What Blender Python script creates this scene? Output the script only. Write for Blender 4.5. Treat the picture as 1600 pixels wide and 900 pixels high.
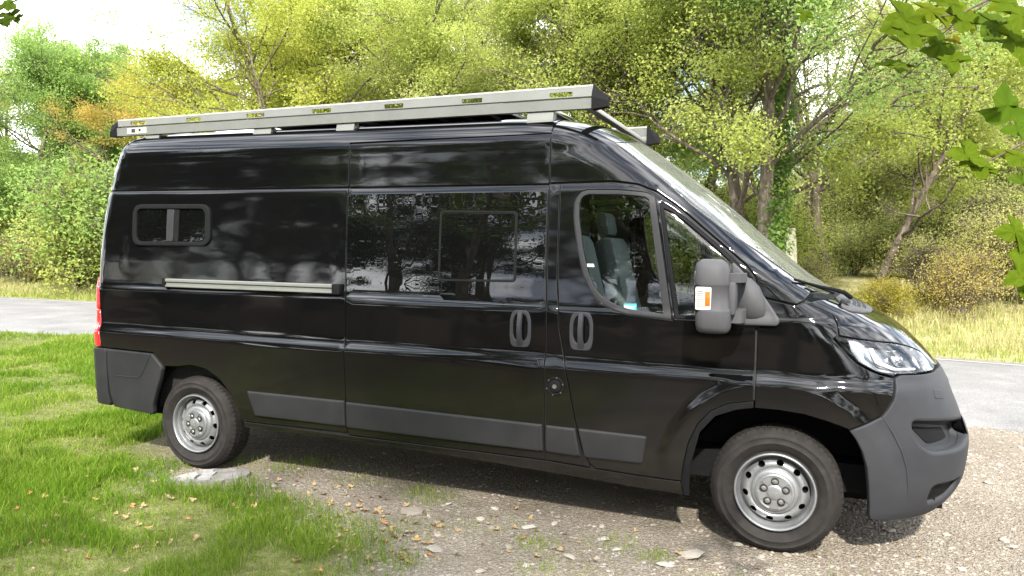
import bpy, bmesh, math, random
import numpy as np
from mathutils import Vector, Matrix, Euler
from mathutils.geometry import delaunay_2d_cdt

for o in list(bpy.data.objects):
    bpy.data.objects.remove(o)
scene = bpy.context.scene
COL = scene.collection

# ------------------------------------------------------------------ camera
cam_data = bpy.data.cameras.new("camera")
cam_data.sensor_fit = 'HORIZONTAL'
cam_data.sensor_width = 36.0
cam_data.lens = 36.0 * 1200.03 / 1600.0
cam_data.clip_start = 0.05
cam_data.clip_end = 600.0
camera = bpy.data.objects.new("camera", cam_data)
COL.objects.link(camera)
CAM = np.array([0.1628, -5.3344, 1.6349])
def _rot(rx, ry, rz):
    c, s = math.cos, math.sin
    Rz = np.array([[c(rz), -s(rz), 0], [s(rz), c(rz), 0], [0, 0, 1]])
    Rx = np.array([[1, 0, 0], [0, c(rx), -s(rx)], [0, s(rx), c(rx)]])
    Ry = np.array([[c(ry), 0, s(ry)], [0, 1, 0], [-s(ry), 0, c(ry)]])
    return Rz @ Rx @ Ry
CM = _rot(-0.0487018, -0.0110407, 0.3737254)      # columns: right, forward, up
_m = Matrix(((CM[0, 0], CM[0, 2], -CM[0, 1], CAM[0]),
             (CM[1, 0], CM[1, 2], -CM[1, 1], CAM[1]),
             (CM[2, 0], CM[2, 2], -CM[2, 1], CAM[2]), (0, 0, 0, 1)))
camera.matrix_world = _m
scene.camera = camera

# ------------------------------------------------------------------ sky and sun
SUN_ELEV = math.radians(41.0)
SUN_DIR = Vector((0.30, -1.0, 0.0)).normalized() * math.cos(SUN_ELEV) + Vector((0, 0, math.sin(SUN_ELEV)))
world = bpy.data.worlds.new("World")
scene.world = world
world.use_nodes = True
nt = world.node_tree
nt.nodes.clear()
w_out = nt.nodes.new("ShaderNodeOutputWorld")
w_bg = nt.nodes.new("ShaderNodeBackground")
w_bg.inputs["Strength"].default_value = 0.10
w_sky = nt.nodes.new("ShaderNodeTexSky")
w_sky.sky_type = 'NISHITA'
w_sky.sun_disc = False
w_sky.sun_elevation = SUN_ELEV
w_sky.sun_rotation = math.atan2(SUN_DIR.x, SUN_DIR.y)
w_sky.air_density = 1.0
w_sky.dust_density = 1.5
w_tc = nt.nodes.new("ShaderNodeTexCoord")
w_map = nt.nodes.new("ShaderNodeMapping")
w_map.inputs["Scale"].default_value = (1.0, 1.0, 2.2)
w_map.inputs["Location"].default_value = (0.62, 0.05, 0.1)
w_n = nt.nodes.new("ShaderNodeTexNoise")
w_n.inputs["Scale"].default_value = 2.6
w_n.inputs["Detail"].default_value = 6.0
w_n.inputs["Roughness"].default_value = 0.55
w_r = nt.nodes.new("ShaderNodeValToRGB")
w_r.color_ramp.elements[0].position = 0.34
w_r.color_ramp.elements[1].position = 0.55
w_n2 = nt.nodes.new("ShaderNodeTexNoise")
w_n2.inputs["Scale"].default_value = 5.0
w_n2.inputs["Detail"].default_value = 5.0
w_r2 = nt.nodes.new("ShaderNodeValToRGB")
w_r2.color_ramp.elements[0].position = 0.40
w_r2.color_ramp.elements[0].color = (3.2, 3.7, 4.7, 1)
w_r2.color_ramp.elements[1].position = 0.68
w_r2.color_ramp.elements[1].color = (23.0, 23.0, 23.0, 1)
w_mix = nt.nodes.new("ShaderNodeMix")
w_mix.data_type = 'RGBA'
nt.links.new(w_tc.outputs["Generated"], w_map.inputs["Vector"])
nt.links.new(w_map.outputs["Vector"], w_n.inputs["Vector"])
nt.links.new(w_map.outputs["Vector"], w_n2.inputs["Vector"])
nt.links.new(w_n.outputs["Fac"], w_r.inputs["Fac"])
nt.links.new(w_n2.outputs["Fac"], w_r2.inputs["Fac"])
nt.links.new(w_r.outputs["Color"], w_mix.inputs["Factor"])
nt.links.new(w_sky.outputs["Color"], w_mix.inputs["A"])
nt.links.new(w_r2.outputs["Color"], w_mix.inputs["B"])
nt.links.new(w_mix.outputs["Result"], w_bg.inputs["Color"])
nt.links.new(w_bg.outputs["Background"], w_out.inputs["Surface"])

sun_data = bpy.data.lights.new("sun", 'SUN')
sun_data.energy = 3.1
sun_data.angle = math.radians(2.0)
sun_data.color = (1.0, 0.945, 0.86)
sun = bpy.data.objects.new("sun", sun_data)
COL.objects.link(sun)
sun.rotation_euler = SUN_DIR.to_track_quat('Z', 'Y').to_euler()
sun.location = (3, -12, 12)

scene.view_settings.view_transform = 'Standard'
scene.view_settings.look = 'None'
scene.view_settings.gamma = 1.0
scene.view_settings.exposure = 2.0
scene.render.engine = 'CYCLES'
scene.cycles.max_bounces = 12
scene.cycles.diffuse_bounces = 6
scene.cycles.glossy_bounces = 4
scene.cycles.transmission_bounces = 8
scene.cycles.transparent_max_bounces = 12
scene.cycles.caustics_reflective = False
scene.cycles.caustics_refractive = False
scene.cycles.use_denoising = True

# ------------------------------------------------------------------ helpers
rng = np.random.default_rng(7)
random.seed(7)

def tag(o, label=None, category=None, group=None, kind=None):
    if label: o['label'] = label
    if category: o['category'] = category
    if group: o['group'] = group
    if kind: o['kind'] = kind
    return o

def empty(name, loc=(0, 0, 0), rz=0.0, parent=None):
    o = bpy.data.objects.new(name, None)
    o.empty_display_size = 0.2
    o.location = loc
    o.rotation_euler = (0, 0, rz)
    if parent is not None: o.parent = parent
    COL.objects.link(o)
    return o

def link(name, me, mat=None, parent=None):
    if mat is not None and len(me.materials) == 0: me.materials.append(mat)
    o = bpy.data.objects.new(name, me)
    if parent is not None: o.parent = parent
    COL.objects.link(o)
    return o

def raw_mesh(name, verts, faces, normals=None, smooth=True):
    me = bpy.data.meshes.new(name)
    me.from_pydata([tuple(map(float, v)) for v in verts], [], [tuple(map(int, f)) for f in faces])
    me.update()
    me.polygons.foreach_set('use_smooth', np.full(len(me.polygons), smooth))
    if normals is not None:
        me.normals_split_custom_set_from_vertices([tuple(map(float, n)) for n in normals])
    return me

def array_mesh(name, verts, k, attr=None, smooth=False):
    """verts (n*k,3): n faces of k corners each, fast"""
    verts = np.ascontiguousarray(verts, dtype=np.float32)
    nv = len(verts); nf = nv // k
    me = bpy.data.meshes.new(name)
    me.vertices.add(nv); me.loops.add(nv); me.polygons.add(nf)
    me.vertices.foreach_set('co', verts.ravel())
    me.loops.foreach_set('vertex_index', np.arange(nv, dtype=np.int32))
    me.polygons.foreach_set('loop_start', np.arange(0, nv, k, dtype=np.int32))
    me.polygons.foreach_set('use_smooth', np.full(nf, smooth))
    me.update(calc_edges=True)
    if attr is not None:
        a = me.attributes.new('v', 'FLOAT', 'POINT')
        a.data.foreach_set('value', np.repeat(np.asarray(attr, np.float32), k) if len(attr) == nf else np.asarray(attr, np.float32))
    return me

def indexed_mesh(name, verts, faces, attr=None, smooth=True):
    """faces: (m,3) or (m,4) int array"""
    verts = np.ascontiguousarray(verts, dtype=np.float32)
    faces = np.ascontiguousarray(faces, dtype=np.int32)
    k = faces.shape[1]
    me = bpy.data.meshes.new(name)
    me.vertices.add(len(verts)); me.loops.add(faces.size); me.polygons.add(len(faces))
    me.vertices.foreach_set('co', verts.ravel())
    me.loops.foreach_set('vertex_index', faces.ravel())
    me.polygons.foreach_set('loop_start', np.arange(0, faces.size, k, dtype=np.int32))
    me.polygons.foreach_set('use_smooth', np.full(len(faces), smooth))
    me.update(calc_edges=True)
    if attr is not None:
        a = me.attributes.new('v', 'FLOAT', 'POINT')
        a.data.foreach_set('value', np.asarray(attr, np.float32))
    return me

class MB:
    """collects shapes into one mesh"""
    def __init__(self): self.v = []; self.f = []
    def add(self, v, f):
        n = len(self.v); self.v += [tuple(map(float, p)) for p in v]; self.f += [tuple(int(i) + n for i in q) for q in f]; return self
    def box(self, c, s, bev=0.0, rot=None):
        c = np.array(c, float); h = np.array(s, float) / 2
        if bev <= 0:
            v = np.array([[x, y, z] for x in (-1, 1) for y in (-1, 1) for z in (-1, 1)]) * h
            f = [(0, 1, 3, 2), (4, 6, 7, 5), (0, 4, 5, 1), (2, 3, 7, 6), (0, 2, 6, 4), (1, 5, 7, 3)]
        else:
            bm = bmesh.new(); bmesh.ops.create_cube(bm, size=1.0)
            for q in bm.verts: q.co = Vector((q.co.x * s[0], q.co.y * s[1], q.co.z * s[2]))
            bmesh.ops.bevel(bm, geom=list(bm.edges), offset=bev, segments=2, profile=0.5, affect='EDGES')
            bm.verts.ensure_lookup_table()
            v = np.array([q.co[:] for q in bm.verts]); f = [[q.index for q in p.verts] for p in bm.faces]; bm.free()
        if rot is not None: v = v @ np.array(Euler(rot).to_matrix()).T
        return self.add(v + c, f)
    def tube(self, pts, radii, sides=8, caps=True):
        pts = np.array(pts, float); radii = np.broadcast_to(np.array(radii, float), (len(pts),))
        v, f = [], []
        t = np.gradient(pts, axis=0); t /= np.linalg.norm(t, axis=1, keepdims=True) + 1e-9
        ref = np.array([0, 0, 1.0]) if abs(t[0][2]) < .9 else np.array([1.0, 0, 0])
        for i, p in enumerate(pts):
            a = np.cross(t[i], ref); a /= np.linalg.norm(a) + 1e-9; b = np.cross(t[i], a)
            for k in range(sides):
                th = 2 * math.pi * k / sides
                v.append(p + radii[i] * (a * math.cos(th) + b * math.sin(th)))
        for i in range(len(pts) - 1):
            for k in range(sides):
                a0 = i * sides + k; a1 = i * sides + (k + 1) % sides
                f.append((a0, a0 + sides, a1 + sides, a1))
        if caps:
            f.append(tuple(range(sides))); f.append(tuple(reversed(range((len(pts) - 1) * sides, len(pts) * sides))))
        return self.add(v, f)
    def lathe(self, prof, c=(0, 0, 0), n=48, axis='y', sgn=1.0):
        """prof: list of (r, t): t along the axis"""
        v, f = [], []
        for r, t in prof:
            for k in range(n):
                th = 2 * math.pi * k / n
                if axis == 'y': v.append((c[0] + r * math.cos(th), c[1] + t * sgn, c[2] + r * math.sin(th)))
                else: v.append((c[0] + r * math.cos(th), c[1] + r * math.sin(th), c[2] + t * sgn))
        m = len(prof)
        for i in range(m - 1):
            for k in range(n):
                f.append((i * n + k, i * n + (k + 1) % n, (i + 1) * n + (k + 1) % n, (i + 1) * n + k))
        return self.add(v, f)
    def prism(self, poly, axis, a, b):
        """poly 2D list; axis 'x': (y,z), 'y': (x,z), 'z': (x,y); from a to b"""
        n = len(poly)
        def mk(p, t):
            if axis == 'x': return (t, p[0], p[1])
            if axis == 'y': return (p[0], t, p[1])
            return (p[0], p[1], t)
        v = [mk(p, a) for p in poly] + [mk(p, b) for p in poly]
        f = [tuple(range(n)), tuple(reversed(range(n, 2 * n)))] + [(i, n + i, n + (i + 1) % n, (i + 1) % n) for i in range(n)]
        return self.add(v, f)
    def build(self, name, mat, parent=None, smooth=True, angle=35, fix=True):
        me = bpy.data.meshes.new(name)
        me.from_pydata(self.v, [], self.f); me.update()
        if fix:
            bm = bmesh.new(); bm.from_mesh(me)
            bmesh.ops.recalc_face_normals(bm, faces=list(bm.faces)); bm.to_mesh(me); bm.free()
        me.polygons.foreach_set('use_smooth', np.full(len(me.polygons), smooth))
        if smooth: me.set_sharp_from_angle(angle=math.radians(angle))
        return link(name, me, mat, parent)

def resample(poly, step, closed=True):
    p = np.array(poly, float); out = []
    n = len(p)
    for i in range(n if closed else n - 1):
        a, b = p[i], p[(i + 1) % n]
        m = max(1, int(math.ceil(np.linalg.norm(b - a) / step)))
        for k in range(m): out.append(a + (b - a) * k / m)
    if not closed: out.append(p[-1])
    return np.array(out)

def area2(p): 
    x, y = p[:, 0], p[:, 1]
    return float(np.sum(x * np.roll(y, -1) - np.roll(x, -1) * y))

def ccw(p):
    p = np.array(p, float)
    return p if area2(p) > 0 else p[::-1].copy()

def inset(p, d):
    """CCW polygon moved inward by d (negative: outward)"""
    a = p - np.roll(p, 1, 0); b = np.roll(p, -1, 0) - p
    a /= np.linalg.norm(a, axis=1, keepdims=True) + 1e-12; b /= np.linalg.norm(b, axis=1, keepdims=True) + 1e-12
    na = np.stack([-a[:, 1], a[:, 0]], 1); nb = np.stack([-b[:, 1], b[:, 0]], 1)
    m = na + nb; c = np.maximum((m * na).sum(1), .5)
    return p + m / c[:, None] * d

def rounded(poly, r, seg=5):
    """round the corners of a polygon; r a number or a list"""
    p = np.array(poly, float); out = []; n = len(p)
    rs = [r] * n if np.isscalar(r) else r
    for i in range(n):
        a, q, b = p[i - 1], p[i], p[(i + 1) % n]
        u = (a - q); w = (b - q); lu = np.linalg.norm(u); lw = np.linalg.norm(w)
        d = min(rs[i], lu * .45, lw * .45)
        if d <= 0: out.append(q); continue
        s, e = q + u / lu * d, q + w / lw * d
        for k in range(seg + 1):
            t = k / seg
            out.append((1 - t) ** 2 * s + 2 * t * (1 - t) * q + t * t * e)
    return np.array(out)

def inside(poly, pts):
    x, y = pts[:, 0][:, None], pts[:, 1][:, None]
    ax, ay = poly[:, 0][None], poly[:, 1][None]
    bx, by = np.roll(poly[:, 0], -1)[None], np.roll(poly[:, 1], -1)[None]
    c = ((ay > y) != (by > y)) & (x < (bx - ax) * (y - ay) / np.where(by == ay, 1e-12, by - ay) + ax)
    return (c.sum(1) % 2) == 1

def dist_poly(poly, pts):
    a = poly[None]; b = np.roll(poly, -1, 0)[None]; q = pts[:, None]
    ab = b - a; t = np.clip(((q - a) * ab).sum(2) / np.maximum((ab * ab).sum(2), 1e-12), 0, 1)
    return np.sqrt((((a + ab * t[..., None]) - q) ** 2).sum(2)).min(1)

def cdt(outer, holes=(), grid=.05, grid_z=None):
    """triangulate a polygon with holes; returns points (n,2), triangles"""
    loops = [outer] + list(holes)
    pts = [l for l in loops]; edges = []; n = 0
    for l in loops:
        m = len(l); edges += [(n + i, n + (i + 1) % m) for i in range(m)]; n += m
    lo, hi = outer.min(0), outer.max(0)
    gx = np.arange(lo[0] + grid * .5, hi[0], grid)
    gz = np.arange(lo[1] + grid * .5, hi[1], grid) if grid_z is None else grid_z[(grid_z > lo[1]) & (grid_z < hi[1])]
    if len(gx) and len(gz):
        g = np.stack(np.meshgrid(gx, gz), -1).reshape(-1, 2)
        ok = inside(outer, g)
        for h in holes: ok &= ~inside(h, g)
        g = g[ok]
        if len(g):
            ok = np.ones(len(g), bool)
            for l in loops: ok &= dist_poly(l, g) > grid * .35
            g = g[ok]
            if len(g): pts.append(g)
    allp = np.concatenate(pts)
    r = delaunay_2d_cdt([Vector(p) for p in allp], edges, [], 0, 1e-7)
    V = np.array([v[:] for v in r[0]]); F = np.array([f for f in r[2] if len(f) == 3])
    c = V[F].mean(1); ok = inside(outer, c)
    for h in holes: ok &= ~inside(h, c)
    F = F[ok]
    ar = np.cross(V[F[:, 1]] - V[F[:, 0]], V[F[:, 2]] - V[F[:, 0]])
    F = F[np.abs(ar) > 1e-10]; ar = ar[np.abs(ar) > 1e-10]
    F[ar < 0] = F[ar < 0][:, ::-1]
    return V, F

# value noise in the plane for laying things out
def vnoise(x, y, seed=0):
    x = np.asarray(x, float); y = np.asarray(y, float)
    xi = np.floor(x).astype(np.int64); yi = np.floor(y).astype(np.int64)
    fx = x - xi; fy = y - yi; fx = fx * fx * (3 - 2 * fx); fy = fy * fy * (3 - 2 * fy)
    def h(a, b):
        n = (a * 374761393 + b * 668265263 + seed * 1442695041) & 0x7fffffff
        n = ((n ^ (n >> 13)) * 1274126177) & 0x7fffffff
        return ((n ^ (n >> 16)) & 0xffff) / 65535.0
    return (h(xi, yi) * (1 - fx) + h(xi + 1, yi) * fx) * (1 - fy) + (h(xi, yi + 1) * (1 - fx) + h(xi + 1, yi + 1) * fx) * fy
def fbm(x, y, seed=0, oct=4):
    s = 0; a = .5
    for k in range(oct):
        s = s + a * vnoise(x * 2 ** k, y * 2 ** k, seed + k * 17); a *= .5
    return s / (1 - .5 ** oct)
def in_view(p, margin=60):
    """photo pixels (1600 wide) of world points, and whether they are in the frame"""
    d = (np.asarray(p, float) - CAM) @ CM
    f = np.maximum(d[:, 1], .01)
    u = 800 + 1200 * d[:, 0] / f; v = 450 - 1200 * d[:, 2] / f
    return (d[:, 1] > .3) & (u > -margin) & (u < 1600 + margin) & (v > -margin) & (v < 900 + margin), d[:, 1]

# ------------------------------------------------------------------ materials
def new_mat(name):
    m = bpy.data.materials.new(name); m.use_nodes = True
    n = m.node_tree; b = n.nodes["Principled BSDF"]
    return m, n, b
def node(n, t, **kw):
    o = n.nodes.new(t)
    for k, v in kw.items():
        if k in o.inputs: o.inputs[k].default_value = v
        else: setattr(o, k, v)
    return o
def ramp(n, stops):
    r = n.nodes.new("ShaderNodeValToRGB")
    e = r.color_ramp.elements
    while len(e) < len(stops): e.new(0.5)
    for q, (p, c) in zip(e, stops):
        q.position = p; q.color = (c[0], c[1], c[2], 1) if not np.isscalar(c) else (c, c, c, 1)
    return r
def bump(n, b, height, strength, dist=.01):
    k = node(n, "ShaderNodeBump", Strength=strength, Distance=dist)
    n.links.new(height, k.inputs["Height"]); n.links.new(k.outputs["Normal"], b.inputs["Normal"])
    return k
def simple(name, col, rough=.5, metal=0.0, noise=0.0, nscale=40, bmp=0.0, coat=0.0, spec=.5):
    m, n, b = new_mat(name)
    b.inputs["Base Color"].default_value = (*col, 1)
    b.inputs["Roughness"].default_value = rough
    b.inputs["Metallic"].default_value = metal
    b.inputs["Specular IOR Level"].default_value = spec
    b.inputs["Coat Weight"].default_value = coat
    if noise or bmp:
        tc = node(n, "ShaderNodeTexCoord")
        t = node(n, "ShaderNodeTexNoise", Scale=nscale, Detail=5.0, Roughness=.6)
        n.links.new(tc.outputs["Object"], t.inputs["Vector"])
        if noise:
            r = ramp(n, [(.3, tuple(c * (1 - noise) for c in col)), (.7, tuple(min(1, c * (1 + noise)) for c in col))])
            n.links.new(t.outputs["Fac"], r.inputs["Fac"]); n.links.new(r.outputs["Color"], b.inputs["Base Color"])
            rr = ramp(n, [(.3, rough * .85), (.75, min(1, rough * 1.2))])
            n.links.new(t.outputs["Fac"], rr.inputs["Fac"]); n.links.new(rr.outputs["Color"], b.inputs["Roughness"])
        if bmp: bump(n, b, t.outputs["Fac"], bmp, .002)
    return m

def mk_paint():
    m, n, b = new_mat("black_gloss_paint")
    b.inputs["Base Color"].default_value = (.0045, .0047, .005, 1)
    b.inputs["Roughness"].default_value = .03
    b.inputs["IOR"].default_value = 1.5
    b.inputs["Coat Weight"].default_value = .0
    b.inputs["Coat Roughness"].default_value = .01
    tc = node(n, "ShaderNodeTexCoord")
    mp = node(n, "ShaderNodeMapping"); mp.inputs["Scale"].default_value = (.8, 1, 1.6)
    a = node(n, "ShaderNodeTexNoise", Scale=5.0, Detail=1.5, Roughness=.4)
    c = node(n, "ShaderNodeTexNoise", Scale=420.0, Detail=1.0)
    n.links.new(tc.outputs["Object"], mp.inputs["Vector"]); n.links.new(mp.outputs["Vector"], a.inputs["Vector"])
    n.links.new(tc.outputs["Object"], c.inputs["Vector"])
    b1 = node(n, "ShaderNodeBump", Strength=.08, Distance=.012)
    b2 = node(n, "ShaderNodeBump", Strength=.03, Distance=.0006)
    n.links.new(a.outputs["Fac"], b1.inputs["Height"]); n.links.new(c.outputs["Fac"], b2.inputs["Height"])
    n.links.new(b1.outputs["Normal"], b2.inputs["Normal"])
    n.links.new(b2.outputs["Normal"], b.inputs["Normal"]); n.links.new(b2.outputs["Normal"], b.inputs["Coat Normal"])
    # road dust that settles towards the sills
    geo = node(n, "ShaderNodeSeparateXYZ"); n.links.new(tc.outputs["Object"], geo.inputs["Vector"])
    mr = node(n, "ShaderNodeMapRange"); mr.inputs["From Min"].default_value = .95; mr.inputs["From Max"].default_value = .3
    n.links.new(geo.outputs["Z"], mr.inputs["Value"])
    dn = node(n, "ShaderNodeTexNoise", Scale=9.0, Detail=6.0, Roughness=.7); n.links.new(tc.outputs["Object"], dn.inputs["Vector"])
    mm = node(n, "ShaderNodeMath", operation='MULTIPLY'); n.links.new(mr.outputs["Result"], mm.inputs[0]); n.links.new(dn.outputs["Fac"], mm.inputs[1])
    rc = ramp(n, [(.0, (.0022, .0023, .0025)), (.6, (.0085, .0075, .0065))]); n.links.new(mm.outputs[0], rc.inputs["Fac"])
    n.links.new(rc.outputs["Color"], b.inputs["Base Color"])
    rr = ramp(n, [(.0, .03), (.6, .13)]); n.links.new(mm.outputs[0], rr.inputs["Fac"]); n.links.new(rr.outputs["Color"], b.inputs["Roughness"])
    cr = ramp(n, [(.0, .012), (.6, .07)]); n.links.new(mm.outputs[0], cr.inputs["Fac"]); n.links.new(cr.outputs["Color"], b.inputs["Coat Roughness"])
    return m
def mk_dark_glass():
    m, n, b = new_mat("dark_tinted_glass")
    b.inputs["Base Color"].default_value = (.002, .0022, .0022, 1)
    b.inputs["Roughness"].default_value = .0
    b.inputs["IOR"].default_value = 1.62
    tc = node(n, "ShaderNodeTexCoord"); mp = node(n, "ShaderNodeMapping"); mp.inputs["Scale"].default_value = (1.5, 1, .6)
    a = node(n, "ShaderNodeTexNoise", Scale=6.0, Detail=1.0)
    n.links.new(tc.outputs["Object"], mp.inputs["Vector"]); n.links.new(mp.outputs["Vector"], a.inputs["Vector"])
    bump(n, b, a.outputs["Fac"], .10, .006)
    return m
def mk_glass(name, tint, ior=1.75, dust=0.0):
    m, n, b = new_mat(name)
    n.nodes.remove(b)
    out = [q for q in n.nodes if q.type == 'OUTPUT_MATERIAL'][0]
    tr = node(n, "ShaderNodeBsdfTransparent"); tr.inputs["Color"].default_value = (*tint, 1)
    gl = node(n, "ShaderNodeBsdfGlossy"); gl.inputs["Roughness"].default_value = .0
    fr = node(n, "ShaderNodeFresnel", IOR=ior)
    mx = node(n, "ShaderNodeMixShader")
    n.links.new(fr.outputs[0], mx.inputs[0]); n.links.new(tr.outputs[0], mx.inputs[1]); n.links.new(gl.outputs[0], mx.inputs[2])
    last = mx
    if dust:
        df = node(n, "ShaderNodeBsdfDiffuse"); df.inputs["Color"].default_value = (.55, .57, .52, 1)
        tc = node(n, "ShaderNodeTexCoord"); nz = node(n, "ShaderNodeTexNoise", Scale=7.0, Detail=6.0, Roughness=.7); n.links.new(tc.outputs["Object"], nz.inputs["Vector"])
        rr = ramp(n, [(.3, dust * .6), (.75, dust * 1.4)]); n.links.new(nz.outputs["Fac"], rr.inputs["Fac"])
        last = node(n, "ShaderNodeMixShader"); n.links.new(rr.outputs["Color"], last.inputs[0]); n.links.new(mx.outputs[0], last.inputs[1]); n.links.new(df.outputs[0], last.inputs[2])
    n.links.new(last.outputs[0], out.inputs["Surface"])
    return m
def mk_leaf(name, c0, c1, c2, trans=.45, rough=.45, hue_obj=True):
    m, n, b = new_mat(name)
    out = [q for q in n.nodes if q.type == 'OUTPUT_MATERIAL'][0]
    at = node(n, "ShaderNodeAttribute", attribute_name="v")
    r = ramp(n, [(.0, c0), (.5, c1), (1., c2)])
    n.links.new(at.outputs["Fac"], r.inputs["Fac"])
    col = r.outputs["Color"]
    if hue_obj:
        oi = node(n, "ShaderNodeObjectInfo")
        mx = node(n, "ShaderNodeMix", data_type='RGBA', blend_type='MULTIPLY'); mx.inputs["Factor"].default_value = 1
        n.links.new(col, mx.inputs["A"]); n.links.new(oi.outputs["Color"], mx.inputs["B"])
        col = mx.outputs["Result"]
    n.links.new(col, b.inputs["Base Color"])
    b.inputs["Roughness"].default_value = rough
    b.inputs["Specular IOR Level"].default_value = .12
    t = node(n, "ShaderNodeBsdfTranslucent"); n.links.new(col, t.inputs["Color"])
    ms = node(n, "ShaderNodeMixShader"); ms.inputs[0].default_value = trans
    n.links.new(b.outputs[0], ms.inputs[1]); n.links.new(t.outputs[0], ms.inputs[2])
    n.links.new(ms.outputs[0], out.inputs["Surface"])
    return m
def mk_bark():
    m, n, b = new_mat("bark")
    tc = node(n, "ShaderNodeTexCoord"); mp = node(n, "ShaderNodeMapping"); mp.inputs["Scale"].default_value = (6, 6, 1.6)
    a = node(n, "ShaderNodeTexNoise", Scale=3.0, Detail=7.0, Roughness=.7)
    n.links.new(tc.outputs["Object"], mp.inputs["Vector"]); n.links.new(mp.outputs["Vector"], a.inputs["Vector"])
    r = ramp(n, [(.3, (.035, .026, .018)), (.52, (.11, .085, .06)), (.7, (.24, .21, .165)), (.8, (.16, .17, .09))])
    n.links.new(a.outputs["Fac"], r.inputs["Fac"]); n.links.new(r.outputs["Color"], b.inputs["Base Color"])
    b.inputs["Roughness"].default_value = .9
    bump(n, b, a.outputs["Fac"], .8, .03)
    return m
def mk_rubber():
    m, n, b = new_mat("tyre_rubber")
    tc = node(n, "ShaderNodeTexCoord")
    a = node(n, "ShaderNodeTexNoise", Scale=14.0, Detail=6.0, Roughness=.65); n.links.new(tc.outputs["Object"], a.inputs["Vector"])
    r = ramp(n, [(.3, (.010, .0092, .0088)), (.62, (.019, .0168, .0155)), (.8, (.036, .031, .026))])
    n.links.new(a.outputs["Fac"], r.inputs["Fac"]); n.links.new(r.outputs["Color"], b.inputs["Base Color"])
    b.inputs["Roughness"].default_value = .8; b.inputs["Specular IOR Level"].default_value = .2
    a2 = node(n, "ShaderNodeTexNoise", Scale=160.0, Detail=2.0); n.links.new(tc.outputs["Object"], a2.inputs["Vector"])
    bump(n, b, a2.outputs["Fac"], .25, .002)
    return m
def mk_grey_plastic(name="grained_grey_plastic", c0=(.021, .0222, .0255), c1=(.029, .0302, .0335)):
    m, n, b = new_mat(name)
    tc = node(n, "ShaderNodeTexCoord")
    a = node(n, "ShaderNodeTexNoise", Scale=5.0, Detail=6.0, Roughness=.6); n.links.new(tc.outputs["Object"], a.inputs["Vector"])
    r = ramp(n, [(.3, tuple(c * .88 for c in c0)), (.7, tuple(c * .88 for c in c1))])
    n.links.new(a.outputs["Fac"], r.inputs["Fac"]); n.links.new(r.outputs["Color"], b.inputs["Base Color"])
    b.inputs["Roughness"].default_value = .62; b.inputs["Specular IOR Level"].default_value = .22
    v = node(n, "ShaderNodeTexVoronoi", Scale=700.0); n.links.new(tc.outputs["Object"], v.inputs["Vector"])
    bump(n, b, v.outputs["Distance"], .18, .0012)
    return m
def mk_asphalt():
    m, n, b = new_mat("asphalt")
    tc = node(n, "ShaderNodeTexCoord")
    a = node(n, "ShaderNodeTexNoise", Scale=1.1, Detail=8.0, Roughness=.65); n.links.new(tc.outputs["Object"], a.inputs["Vector"])
    v = node(n, "ShaderNodeTexVoronoi", Scale=70.0); n.links.new(tc.outputs["Object"], v.inputs["Vector"])
    r = ramp(n, [(.3, (.12, .117, .116)), (.55, (.165, .161, .157)), (.75, (.21, .205, .198))])
    n.links.new(a.outputs["Fac"], r.inputs["Fac"])
    r2 = ramp(n, [(.0, .6), (1., 1.25)]); n.links.new(v.outputs["Color"], r2.inputs["Fac"])
    mx = node(n, "ShaderNodeMix", data_type='RGBA', blend_type='MULTIPLY'); mx.inputs["Factor"].default_value = .8
    n.links.new(r.outputs["Color"], mx.inputs["A"]); n.links.new(r2.outputs["Color"], mx.inputs["B"])
    n.links.new(mx.outputs["Result"], b.inputs["Base Color"])
    b.inputs["Roughness"].default_value = .85
    bump(n, b, v.outputs["Distance"], .5, .01)
    return m
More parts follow.
